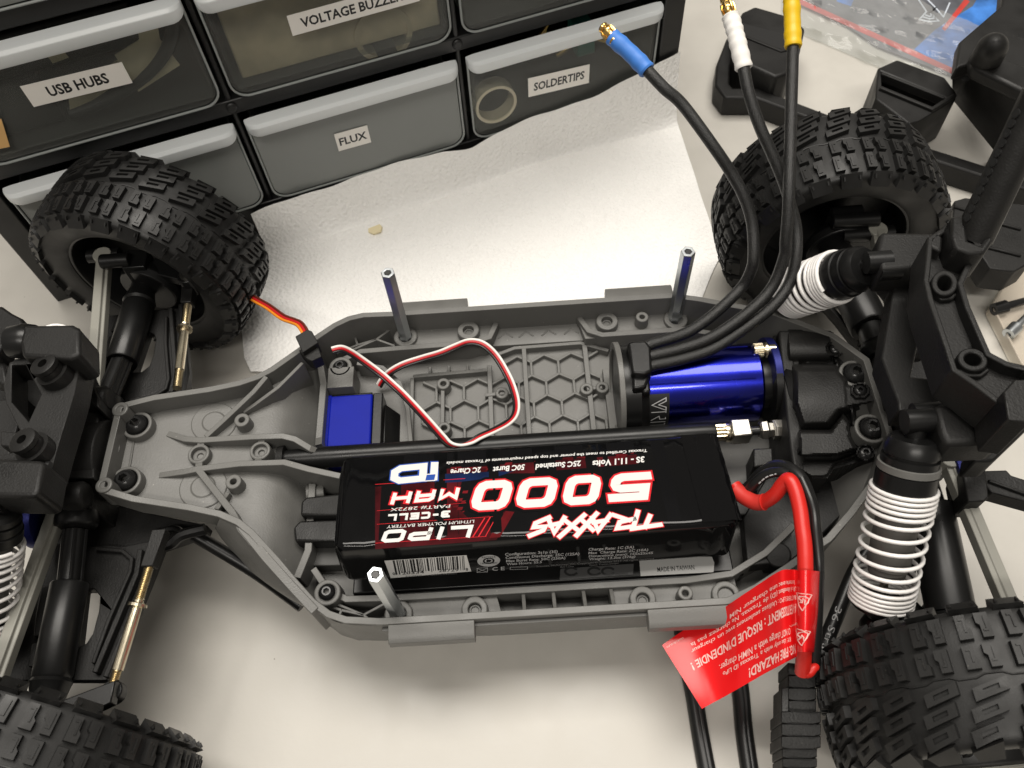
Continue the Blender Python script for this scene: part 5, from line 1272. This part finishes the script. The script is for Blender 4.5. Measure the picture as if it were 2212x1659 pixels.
m = MB(); tx(m, 'RECYCLE', (826, 686), (900, 682), (0, -9), f=S2, lf=lambda x, z, l=0.0: sl(x, z, .05)); tx(m, '1.800.822.8837', (818, 718), (910, 714), (0, -8), f=S2, lf=lambda x, z, l=0.0: sl(x, z, .05)); m.build('mark_lettering', INK_SHADE_BLACK, bt, recalc=False, flat=True)

# battery leads
RW = [(6, 335, 1490, 20), (6, 400, 1560, 21), (6, 470, 1592, 23), (6, 530, 1592, 26), (6, 600, 1545, 32), (6, 650, 1478, 37), (6, 690, 1450, 40), (6, 730, 1520, 40), (6, 760, 1640, 39), (9, 775, 100, 38), (9, 790, 220, 37), (9, 795, 380, 35), (9, 792, 600, 30), (9, 786, 900, 20), (9, 776, 1040, 12)]
m = MB(); m.tube(smooth([Q(*p) for p in RW], 6), 2.75, 16); rw = m.build('red_lead', REDWIRE, bt)
m = MB(); m.tube(smooth([Q(6, 345, 1515, 20.4), Q(6, 400, 1562, 21.4), Q(6, 470, 1596, 23.4), Q(6, 528, 1594, 26)], 6), [3.1]*18+[3.3], 16); m.build('red_sleeve', mat('red_heat_shrink', (0.56, 0.03, 0.022), 0.5, bump=.1, bscale=300), rw)
m = MB(); m.tube(smooth([Q(9, 775, 1000, 14), Q(9, 810, 1040, 13), Q(9, 850, 1010, 14), Q(9, 868, 1005, 13)], 5), [2.6, 2.6, 2.5, 2.3, 2.2, 2.1, 2.0, 1.9, 1.8, 1.7, 1.6, 1.5, 1.5, 1.4, 1.3, 1.2], 12); m.build('sleeve_tail', REDWIRE, rw)
KW = [(6, 335, 1500, 16), (6, 400, 1520, 16), (6, 450, 1480, 19), (6, 520, 1405, 25), (6, 610, 1362, 31), (6, 700, 1385, 36), (6, 770, 1450, 38), (6, 815, 1560, 38), (6, 840, 1659, 37), (9, 850, 100, 36), (9, 866, 240, 34), (9, 870, 400, 31), (9, 862, 640, 24), (9, 850, 900, 14), (9, 840, 1040, 8)]
m = MB(); m.tube(smooth([Q(*p) for p in KW], 6), 2.6, 16); kw = m.build('black_lead', WIRE_BLACK, bt)
KW2 = [(6, 420, 1530, 21), (6, 470, 1470, 26), (6, 540, 1415, 31), (6, 625, 1400, 35), (6, 690, 1420, 37)]
m = MB(); m.tube(smooth([Q(*p) for p in KW2], 6), 2.0, 12); m.tube(smooth([Q(6, 770, 1440, 40), Q(6, 822, 1560, 40), Q(6, 850, 1659, 39), Q(9, 862, 120, 38), Q(9, 880, 300, 35), Q(9, 884, 380, 33)], 6), 1.5, 12); m.build('sense_lead', WIRE_BLACK, kw)
m = MB(); pth = smooth([Q(6, 490, 1478, 30.6), Q(6, 545, 1432, 34.2), Q(6, 620, 1408, 37.4)], 8)
for i in range(9):
    a_ = pth[1+i*len(pth)//11]; b_ = pth[min(len(pth)-1, 2+i*len(pth)//11)]; m.tube([a_, b_], .28, 5)
m.build('wire_print', INK_GREY, kw)
# the two joined plugs
m = MB()
def ridged(px0, px1, py0, py1, z, hgt, n, slant=0.0):
    for i in range(n):
        a, b = py0+(py1-py0)*i/n, py0+(py1-py0)*(i+1)/n-3
        e = 10 if i % 2 else 0
        top_ = [Q(9, px0+e*.3+slant*(a-py0), a, z), Q(9, px0+60+slant*(a-py0), a+6, z+2.0), Q(9, px1-50+slant*(a-py0), a+6, z+2.0), Q(9, px1+slant*(a-py0), a, z), Q(9, px1+slant*(b-py0), b, z-.4), Q(9, px1-50+slant*(b-py0), b+6, z+1.6), Q(9, px0+60+slant*(b-py0), b+6, z+1.6), Q(9, px0+e*.3+slant*(b-py0), b, z-.4)]
        m.prism(top_, (0, 0, -hgt))
ridged(680, 866, 975, 1300, 2, 16, 4); pl1 = m.build('battery_plug', BLACK, bt, bevel=0.4)
m = MB(); ridged(636, 896, 1290, 1530, 4, 18, 3); ridged(642, 872, 1530, 1720, 2, 16, 3)
m.prism([Q(9, 640, 1140, 3), Q(9, 690, 1130, 3), Q(9, 690, 1300, 3), Q(9, 640, 1300, 3)], (0, 0, -14))
tag(m.build('cable_plug', BLACK, bevel=0.4), 'ridged black plug joined below the red wire, between table and tyre', 'plug')

# ================================================================== RED WARNING TAG
tgp = [((893, 386, 24), (852, 908, 14)), ((884, 384, 36), (846, 908, 24)), ((820, 378, 42), (800, 907, 31)), ((760, 377, 41), (755, 906, 29)), ((742, 376, 37), (744, 907, 25)), ((722, 374, 35), (738, 936, 22)), ((690, 373, 39), (705, 955, 23)), ((650, 375, 41), (660, 978, 23)), ((600, 398, 38), (610, 1005, 20)),
       ((520, 450, 31), (540, 1042, 15)), ((430, 510, 24), (460, 1088, 10)), ((340, 570, 16.5), (375, 1136, 6)), ((250, 632, 7), (300, 1180, 2)), ((120, 705, 0), (240, 1213, -1)), ((0, 770, -3), (185, 1242, -2)), ((-134, 862, -4), (125, 1275, -3))]
A_ = smooth([Q(9, *p[0]) for p in tgp], 5); B_ = smooth([Q(9, *p[1]) for p in tgp], 5); NTG = len(A_)
def tagpt(a, b, lift=0.0):
    """a along the tag (0 wrap .. 1 free end), b from lower edge to upper edge"""
    x = max(0, min(NTG-1.001, a*(NTG-1))); i = int(x); t = x-i
    p = A_[i]*(1-t)+A_[i+1]*t; q = B_[i]*(1-t)+B_[i+1]*t; r_ = q*(1-b)+p*b
    du = (A_[i+1]-A_[i])*b+(B_[i+1]-B_[i])*(1-b); n = nrm(np.cross(p-q, du))
    if n@(POS-r_) < 0: n = -n
    return r_+n*(lift+0.35*math.sin(a*9+b*2.5)*math.sin(b*3.1))
m = MB(); m.grid([[tagpt(i/90, j/16) for j in range(17)] for i in range(91)], th=0.25)
tg = tag(m.build('warning_tag', TAGRED, angle=60), 'bright red vinyl warning tag wrapped round the red battery wire', 'tag')
def tag_inv(px, py):
    best = None
    for i in range(121):
        for j in range(41):
            pass
    return best
gridA = np.array([[proj(tagpt(i/160, j/40)) for j in range(41)] for i in range(161)])
def tinv(x, y):
    p = V(ORG[9][0]+x/3, ORG[9][1]+y/3); d = np.hypot(gridA[50:, :, 0]-p[0], gridA[50:, :, 1]-p[1]); k = np.unravel_index(np.argmin(d), d.shape); return V((k[0]+50)/160, k[1]/40)
def fD(x, y): return ((2500+x*800/2212)/1.8228-ORG[9][0])*3, ((2200+y*800/2212)/1.8228-ORG[9][1])*3
m = MB(); AS = 62.0    # scale so that the tag's two coordinates are comparable
def ttx(s, a, b, up, bold=.01):
    p0_, p1_ = tinv(*fD(*a)), tinv(*fD(*b)); p2_ = tinv(*fD(a[0]+up[0], a[1]+up[1])); sc = V(2.1, 1.0)
    P0, P1, P2 = p0_*sc, p1_*sc, p2_*sc; d = nrm(P1-P0); n = V(-d[1], d[0]); h = abs((P2-P0)@n)
    if n@(P2-P0) < 0:
        vs, fs, w = text_mesh(s, bold); L = np.linalg.norm(P1-P0)
        m.add([tagpt(*((P0+d*x*L-n*(y*h))/sc), .1) for x, y in vs], fs)
    else: put_text(m, s, P0, P1, h, lambda x, y: tagpt(x/2.1, y, .1), bold)
ttx('NG: FIRE HAZARD!', (1745, 935), (1245, 1200), (20, 75), .02)
ttx('RY: Use only with a Traxxas iD LiPo', (1690, 850), (965, 1235), (15, 50)); ttx('O NOT charge with a NiMH charger.', (1690, 760), (925, 1155), (15, 50))
ttx('ger.', (1765, 690), (1680, 735), (5, 40))
ttx('AVERTISSEMENT : RISQUE D\'INDENDIE !', (1765, 500), (600, 1140), (20, 75), .02)
ttx('BATTERIE LiPO : Utilisez seulement avec un chargeur', (1755, 395), (610, 1000), (15, 52)); ttx('LiPo \u00e0 identifiant (iD) de Traxxas. Ne chargez pas la', (1775, 300), (605, 915), (15, 52)); ttx('batterie avec une chargeur NiM', (1735, 225), (1040, 610), (15, 50))
ttx('GKA17036-R01', (535, 850), (345, 950), (6, 25), .0)
# fire signs on the wrapped part
gridW = gridA[:60]
def winv(x, y):
    px, py = fD(x, y); p = V(ORG[9][0]+px/3, ORG[9][1]+py/3); d = np.hypot(gridW[:, :, 0]-p[0], gridW[:, :, 1]-p[1]); k = np.unravel_index(np.argmin(d), d.shape); return V(k[0]/160, k[1]/40)
for dy in (0, 397):
    o = -dy*.03
    tri_ = [winv(1770+o, 378+dy), winv(1922+o, 392+dy), winv(1828+o, 558+dy)]
    for i in range(3):
        a, b = tri_[i], tri_[(i+1) % 3]
        pts = [a*(1-t)+b*t for t in np.linspace(0, 1, 8)]
        m.tube([tagpt(p[0], p[1], .1+.02*i) for p in pts], .16, 4)
    fl_ = [(1795, 410), (1850, 405), (1890, 425), (1880, 470), (1845, 500), (1850, 460), (1830, 440), (1825, 470), (1800, 480), (1815, 450), (1790, 440)]
    q = [winv(x+o, y+dy) for x, y in fl_]; m.tube([tagpt(p[0], p[1], .12) for p in q]+[tagpt(q[0][0], q[0][1], .12)], .3, 4)
m.build('lettering', TAGINK, tg, recalc=False, flat=True)

# ================================================================== ELECTRONICS AND LEADS
m = MB(); m.prism([(-74, -57.5, -2), (80, -57.5, -2), (80, -18, -3), (-74, -18, -3)], (0, 0, -9)); m.box((-74, -59, -11.5), (84, -57.4, -3))
esc = m.build('speed_controller', BLACK2, car, bevel=0.6)
m = MB(); m.prism([Q(8, 1420, 368, -1.7), Q(8, 1895, 335, -1.7), Q(8, 1890, 405, -1.7), Q(8, 1415, 440, -1.7)], (0, 0, -.2)); m.build('label', mat('dark_grey_label', (.045, .045, .045), .5), esc, flat=True)
m = MB(); m.prism([Q(8, 1930, 300, -1.7), Q(9, 190, 290, -1.7), Q(9, 205, 330, -1.7), Q(9, 200, 390, -1.7), Q(8, 1940, 415, -1.7)], (0, 0, -.2)); lb = m.build('label', FOIL, esc, flat=True)
m = MB(); f8 = lambda x, y: V(*(Q(8, x, y, -1.6)[:2])); put_text(m, 'MADE IN TAIWAN', f8(2050, 388), f8(2290, 372), 1.9, lambda x, y: V(x, y, -1.6), .01)
m.build('label_lettering', INK_SHADE_BLACK, lb, recalc=False, flat=True)
m = MB(); f8 = lambda x, y: V(*(Q(8, x, y, -1.6)[:2]))
for c_ in (1490, 1640, 1730):
    stroke(m, [tuple(f8(c_+40*math.cos(t), 385+24*math.sin(t))) for t in np.linspace(.6, 5.6, 12)], 0.9, lambda x, y, l=0.0: V(x, y, -1.62))
m.add([V(*f8(1775, 398), -1.6), V(*f8(1860, 393), -1.6), V(*f8(1858, 405), -1.6), V(*f8(1775, 411), -1.6)], [[0, 1, 2, 3]])
m.build('label_symbols', INK_SHADE_BLACK, esc, recalc=False, flat=True)
# battery hold-downs
m = MB(); m.prism(QS(4, [(1950, 1590), (1985, 1560), (2230, 1535), (2230, 1680), (1945, 1680)], 10), (0, 0, -12)); m.prism(QS(7, [(1900, 100), (1940, 55), (2230, 40), (2230, 190), (1910, 190)], 6), (0, 0, -9))
hd = m.build('battery_clamp', BLACK, car, bevel=1.0)
m = MB(); m.prism(QS(7, [(2005, 205), (2230, 190), (2230, 345), (2005, 350)], -4), (0, 0, -8)); m.build('clamp_block', mat('dark_grey_plastic', (.035, .034, .032), .5), hd, bevel=.5)
m = MB(); m.prism(QS(6, [(455, 1245), (585, 1240), (590, 1350), (460, 1370)], 14), (0, 0, -16)); m.prism(QS(9, [(440, 40), (600, 20), (610, 130), (690, 150), (690, 330), (560, 340), (530, 240), (430, 200)], 2), (0, 0, -12)); m.cyl(Q(9, 620, 280, 3), Q(9, 620, 280, 5), 5, n=24)
m.prism(QS(6, [(300, 1600), (560, 1500), (760, 1600), (760, 1680), (300, 1680)], -4), (0, 0, -8))
m.build('battery_stop', BLACK, car, bevel=0.8)
m = MB(); m.prism(QS(6, [(640, 1260), (1160, 1350), (1215, 1400), (1110, 1560), (1050, 1659)], 3)+QS(9, [(900, 150), (700, 320), (420, 350), (390, 40)], 3), (0, 0, -8)); m.build('rear_bay_shade', BLACK, car, bevel=.6)  # black sheet stands in for shade in the bay below the gear cover
# servo lead: three-wire ribbon looping over the honeycomb floor
RIB = [(5, -60, 612, 21), (5, 0, 600, 20), (5, 60, 625, 17), (5, 130, 672, 13), (5, 250, 760, 8), (5, 330, 830, 7), (5, 400, 895, 7), (5, 500, 1000, 9), (5, 590, 1100, 13), (5, 660, 1180, 16), (5, 710, 1222, 17.5), (5, 770, 1228, 17.5), (5, 840, 1205, 17), (5, 900, 1170, 16), (5, 990, 1130, 13),
       (5, 1075, 1085, 9), (5, 1125, 1030, 6), (5, 1135, 950, 4), (5, 1110, 850, 3), (5, 1070, 760, 3), (5, 1010, 660, 4), (5, 950, 595, 6), (5, 890, 562, 7), (5, 820, 558, 7), (5, 740, 588, 5), (5, 640, 630, 3), (5, 520, 665, 1), (5, 400, 705, 0), (5, 320, 750, -2), (5, 270, 800, -5), (5, 245, 840, -8)]
pc = smooth([Q(*p) for p in RIB], 5); tw = [0, 0, 0, 0, 0, 0, 0, 0, 5, 25, 70, 120, 160, 178]+[180]*17
n_ = len(pc); ang = np.interp(np.linspace(0, len(RIB)-1, n_), range(len(RIB)), tw)
sl_ = thing('servo_lead', 'white, red and black ribbon lead looping over the honeycomb floor', 'cable', pc[60])
for off_, mt, nm in ((1.0, WIRE_WHITE, 'white_wire'), (0, WIRE_RED, 'red_wire'), (-1.0, WIRE_BLACK, 'black_wire')):
    pts = []
    for i in range(n_):
        d_ = nrm(pc[min(i+1, n_-1)]-pc[max(i-1, 0)]); lat = nrm(np.cross(V(0, 0, 1), d_)); a = math.radians(ang[i])
        upv = np.cross(d_, lat)
        pts.append(pc[i]+off_*1.12*(math.cos(a)*lat+math.sin(a)*upv)+upv*(0.3*off_))
    mm = MB(); mm.tube(pts, .64, 10); mm.build(nm, mt, sl_)
m = MB(); m.prism(QS(4, [(1935, 610), (2050, 560), (2085, 650), (2020, 680), (1990, 670)], 24), (0, 0, -7)); m.build('plug', BLACK, sl_, bevel=.4)
ol = thing('orange_lead', 'brown, red and orange lead running over the towel into a black plug', 'cable', Q(4, 1800, 370, 10))
OL = [(4, 1560, 225, -6), (4, 1660, 285, 0), (4, 1740, 330, 6), (4, 1830, 395, 13), (4, 1895, 420, 18), (4, 1940, 440, 22), (4, 1970, 480, 25), (4, 1985, 520, 25)]
pc = smooth([Q(*p) for p in OL], 5)
for off_, mt, nm in ((1.25, WIRE_BROWN, 'brown_wire'), (0, WIRE_RED, 'red_wire'), (-1.25, WIRE_ORANGE, 'orange_wire')):
    pts = [pc[i]+off_*nrm(np.cross(V(0, 0, 1), nrm(pc[min(i+1, len(pc)-1)]-pc[max(i-1, 0)]))) for i in range(len(pc))]
    mm = MB(); mm.tube(pts, .66, 10); mm.build(nm, mt, ol)
m = MB(); m.prism(QS(4, [(1912, 520), (1990, 475), (2020, 485), (2062, 560), (1960, 625)], 27), (0, 0, -8)); m.build('plug', BLACK, ol, bevel=.4)
# sensor wire with print on it, loose black cables on the table
m = MB(); pth = smooth([Q(9, 1210, 230, -2), Q(9, 1110, 400, -4), Q(9, 1030, 590, -6), Q(9, 960, 760, -8), Q(9, 905, 900, -10), Q(9, 850, 1030, -12)], 6); m.tube(pth, 3.0, 14)
pw = tag(m.build('power_wire', WIRE_BLACK), 'black power wire printed 36 Strand beside the near rear tyre', 'wire')
m = MB()
p9 = lambda x, y: V(*(Q(9, x, y, -3.4)[:2]))
put_text(m, '36 Strand', p9(992, 610), p9(858, 985), 2.5, lambda x, y: V(x, y, -3.2-0.004*0)+V(0, 0, 0), .0)
zz_ = []
for i, v in enumerate(m.v):
    pr_ = proj(V(*v)); d2 = [(np.hypot(*(proj(q)-pr_)), q) for q in pth]; q = min(d2, key=lambda t: t[0])[1]; m.v[i] = tuple(P(pr_[0], pr_[1], q[2]+3.0))
m.build('wire_print', INK_GREY, pw, recalc=False, flat=True)
for k_, (pts, lb_) in enumerate((([(9, -20, 700, -38), (9, 30, 1000, -41), (9, 70, 1200, -42.5), (9, 110, 1450, -42.8), (9, 160, 1720, -42.8)], 'left one of two black cables coming out below the red tag'),
                            ([(9, 340, 800, -36), (9, 350, 1000, -40), (9, 372, 1180, -42.5), (9, 395, 1440, -42.8), (9, 435, 1720, -42.8)], 'right one of two black cables coming out below the red tag'))):
    m = MB(); m.tube(smooth([Q(*p) for p in pts], 6), 3.3, 14); m.tube(smooth([Q(*p)+V(1.6, 0, 1.1) for p in pts], 6), 2.2, 12)
    tag(m.build('black_cable', WIRE_BLACK), lb_, 'cable', 'black cables below the red tag')

# ================================================================== PARTS LYING ON THE TABLE BEHIND
# black plastic side guard with two box-shaped ends
def guard():
    g = thing('side_guard', 'black plastic guard rail with two hollow blocks, lying behind the far rear tyre', 'plastic part', Q(3, 900, 640, TZ))
    m = MB()
    O = QS(3, [(385, 78), (470, 38), (700, 105), (795, 180), (765, 320), (690, 470), (600, 500), (380, 400), (330, 300), (330, 170)], -16); H = QS(3, [(390, 215), (440, 200), (690, 300), (690, 330), (640, 325), (390, 250)], -16)
    m.plate(O, [], (0, 0, -29)); b = m.build('hollow_block', BLACK, g, bevel=2.0, seg=3)
    m = MB(); m.prism(QS(3, [(385, 150), (640, 215), (690, 250), (690, 312), (640, 318), (385, 225)], -15.8), (0, 0, -.3)); m.build('block_opening_shade', INK_SHADE_BLACK, b, flat=True)  # black sheet on a solid block paints its shaded hollow
    m = MB(); m.wall(QS(3, [(380, 222), (640, 325), (690, 312)], -15), 2.2, -18); m.build('block_lip', BLACK, b, bevel=.6)
    m = MB(); O = QS(3, [(1265, 440), (1390, 385), (1700, 500), (1775, 600), (1770, 640), (1520, 790), (1460, 800), (1250, 640)], -10); H = QS(3, [(1285, 460), (1700, 630), (1610, 695), (1290, 560)], -10)
    m.plate(O, [H], (0, 0, -30)); b2 = m.build('hollow_block', BLACK, g, bevel=1.0)
    m = MB(); m.prism(QS(3, [(1280, 450), (1710, 620), (1620, 700), (1280, 570)], -22), (0, 0, -16)); m.build('block_opening_shade', INK_SHADE_BLACK, b2, flat=True)  # black filler paints the shade inside this hollow
    m = MB(); m.wall(QS(3, [(1290, 470), (1700, 630)], -8.5), 2.0, -14); m.wall(QS(3, [(1280, 560), (1620, 700), (1770, 610)], -8), 2.4, -14); m.build('block_lip', BLACK, b2, bevel=.6)
    m = MB()
    m.wall(QS(3, [(330, 250), (300, 330), (262, 430), (258, 545), (300, 600), (480, 600), (680, 675), (930, 770), (1250, 885), (1640, 1005), (2000, 1120), (2300, 1210)], -29), 9, TZ+.3)
    m.build('rail', BLACK, g, bevel=1.4)
    return g
guard()
# black body bracket with a round peg, top right corner
g = thing('peg_bracket', 'large black plastic bracket with round peg at the top right corner', 'plastic part', Q(3, 2000, 500, TZ))
m = MB(); m.prism(QS(3, [(2065, 35), (2080, -120), (2320, -120), (2320, 640), (1960, 450), (1880, 405), (1772, 440), (1795, 268)], 14), (0, 0, -9))
hi = QS(3, [(1768, 440), (1800, 428), (1880, 408), (1960, 452), (2320, 642)], 12); lo = QS(3, [(1766, 585), (1772, 600), (1792, 622), (2040, 925), (2320, 1150)], -22)
m.grid([[a_*(1-t)+b_*t for t in np.linspace(0, 1, 5)] for a_, b_ in zip(hi, lo)], th=6)
m.prism(QS(3, [(1990, 1100), (2040, 930), (2120, 980), (2100, 1180)], -30), (0, 0, TZ+30.5))
m.build('bracket_body', BLACK, g, bevel=2.0, seg=3)
m = MB(); m.prism(QS(3, [(1865, 350), (1930, 312), (2080, 370), (2320, 460), (2320, 640), (1960, 470), (1880, 430)], 21), (0, 0, -8)); sh_ = m.build('bracket_shelf', BLACK, g, bevel=2.2, seg=3)
m = MB(); a, b = Q(3, 1965, 385, 21), Q(3, 2010, 305, 34)
m.lathe([(-3, 8.2), (0, 8), (np.linalg.norm(b-a)-1, 7.7), (np.linalg.norm(b-a)+2, 7), (np.linalg.norm(b-a)+5, 5), (np.linalg.norm(b-a)+7, 2.5), (np.linalg.norm(b-a)+7.6, 0)], a, b-a, 32); m.build('peg', BLACK, g, angle=60)
for (x, y, z) in ((1835, 497, 2.5), (2205, 240, 14.4)):
    m = MB(); m.cyl(Q(3, x, y, z-2), Q(3, x, y, z), 2.6, n=18); m.build('bolt_hole_shade', INK_SHADE_BLACK, g)  # black disc painted as the dark inside of a bolt hole
# printed parts bag
g = thing('parts_bag', 'clear plastic bag with red edged blue printed card at the top right', 'plastic bag', Q(3, 1400, 150, TZ))
def bagz(x, y): return TZ+4+2.2*math.sin(x*.013+y*.02)+1.4*math.sin(x*.041-y*.03)
def flat(pts, dz=0.0): return [Q(3, x, y, TZ+2.0+dz) for x, y in pts]
m = MB(); m.prism(flat([(760, -40), (2120, -200), (2250, 300), (2250, 560), (1775, 500), (1260, 300)]), (0, 0, -.5)); m.build('card', mat('grey_card', (.10, .105, .12), .35, var=.35), g, flat=True)
m = MB(); m.prism(flat([(1500, 320), (1640, 190), (1880, 40), (1990, -150), (2200, -60), (2240, 400), (1770, 465)], .1), (0, 0, -.05)); m.prism(flat([(990, -60), (1150, -90), (1090, 40), (1000, 10)], .1), (0, 0, -.05)); m.build('blue_print', mat('blue_card', (.045, .17, .50), .3, var=.55), g, flat=True)
m = MB(); m.prism(flat([(760, -8), (1775, 452), (1775, 492), (760, 28)], .14), (0, 0, -.05)); m.prism(flat([(1680, 185), (1830, -10), (1860, 10), (1700, 200)], .2), (0, 0, -.05)); m.build('red_print', mat('red_card', (.50, .05, .04), .35, var=.3), g, flat=True)
m = MB(); q2 = lambda x, y, l=0.0: Q(3, x, y, TZ+2.35+l)
for pts in ([(1535, 125), (1580, 75), (1530, 0), (1560, -30), (1640, 50), (1600, 85)], [(1535, 125), (1600, 140), (1660, 135), (1600, 85), (1640, 50), (1690, 110), (1730, 20)], [(1560, 110), (1600, 122), (1640, 115)], [(1575, 98), (1600, 106), (1625, 100)]):
    stroke(m, pts, 9, q2)
m.build('pale_print', mat('pale_card_ink', (.55, .60, .68), .4), g, recalc=False, flat=True)
rows = []
rn = random.Random(4)
for i in range(40):
    r_ = []
    for j in range(26):
        x = 640+1700*i/39; y = -200+(x-640)*.43+ (j/25-.62)*560+150
        e = min(1, min(i, 39-i, j, 25-j)/3.0)
        r_.append(Q(3, x, y, TZ+1.2+e*(4.0+2.2*math.sin(i*.7+j*.5)*math.sin(j*.9)+1.2*math.sin(i*1.9-j*.7)+rn.uniform(-.4, .4))))
    rows.append(r_)
m = MB(); m.grid(rows); m.build('film', FILM, g, recalc=False, angle=75)
# clear lid with loose screws at the right edge
g = thing('screw_tray', 'clear peach-tinted plastic tray with loose screws at the right edge', 'tray', Q(6, 2150, 380, TZ))
m = MB(); m.prism(QS(6, [(2010, 320), (2160, 60), (2420, -60), (2420, 900), (2200, 690)], TZ+6), (0, 0, -1.2)); m.wall(QS(6, [(2010, 320), (2160, 60), (2420, -60)], TZ+9), 1.2, TZ+1); m.wall(QS(6, [(2010, 320), (2200, 690), (2420, 900)], TZ+9), 1.2, TZ+1)
m.build('tray_body', TRAY, g, bevel=.4)
for (x0, y0, x1, y1, lb_) in ((2060, 335, 2180, 302, 'dark socket screw lying uppermost in the clear tray at the right edge'), (2140, 480, 2230, 395, 'shiny zinc socket screw below the dark one in the clear tray')):
    a, b = Q(6, x0, y0, TZ+9.5), Q(6, x1, y1, TZ+9.5); L = np.linalg.norm(b-a)
    m = MB(); m.lathe([(-2.8, 0), (-2.8, 1.4), (-4.0, 1.4), (-4, 3.2), (3, 3.4), (3, 2.0), (L+4, 2.0), (L+5, 1.4)], a, b-a, 20)
    tag(m.build('socket_screw', DARKSTEEL if 'dark' in lb_[:5] else ZINC), lb_, 'screw', 'screws in the clear tray')
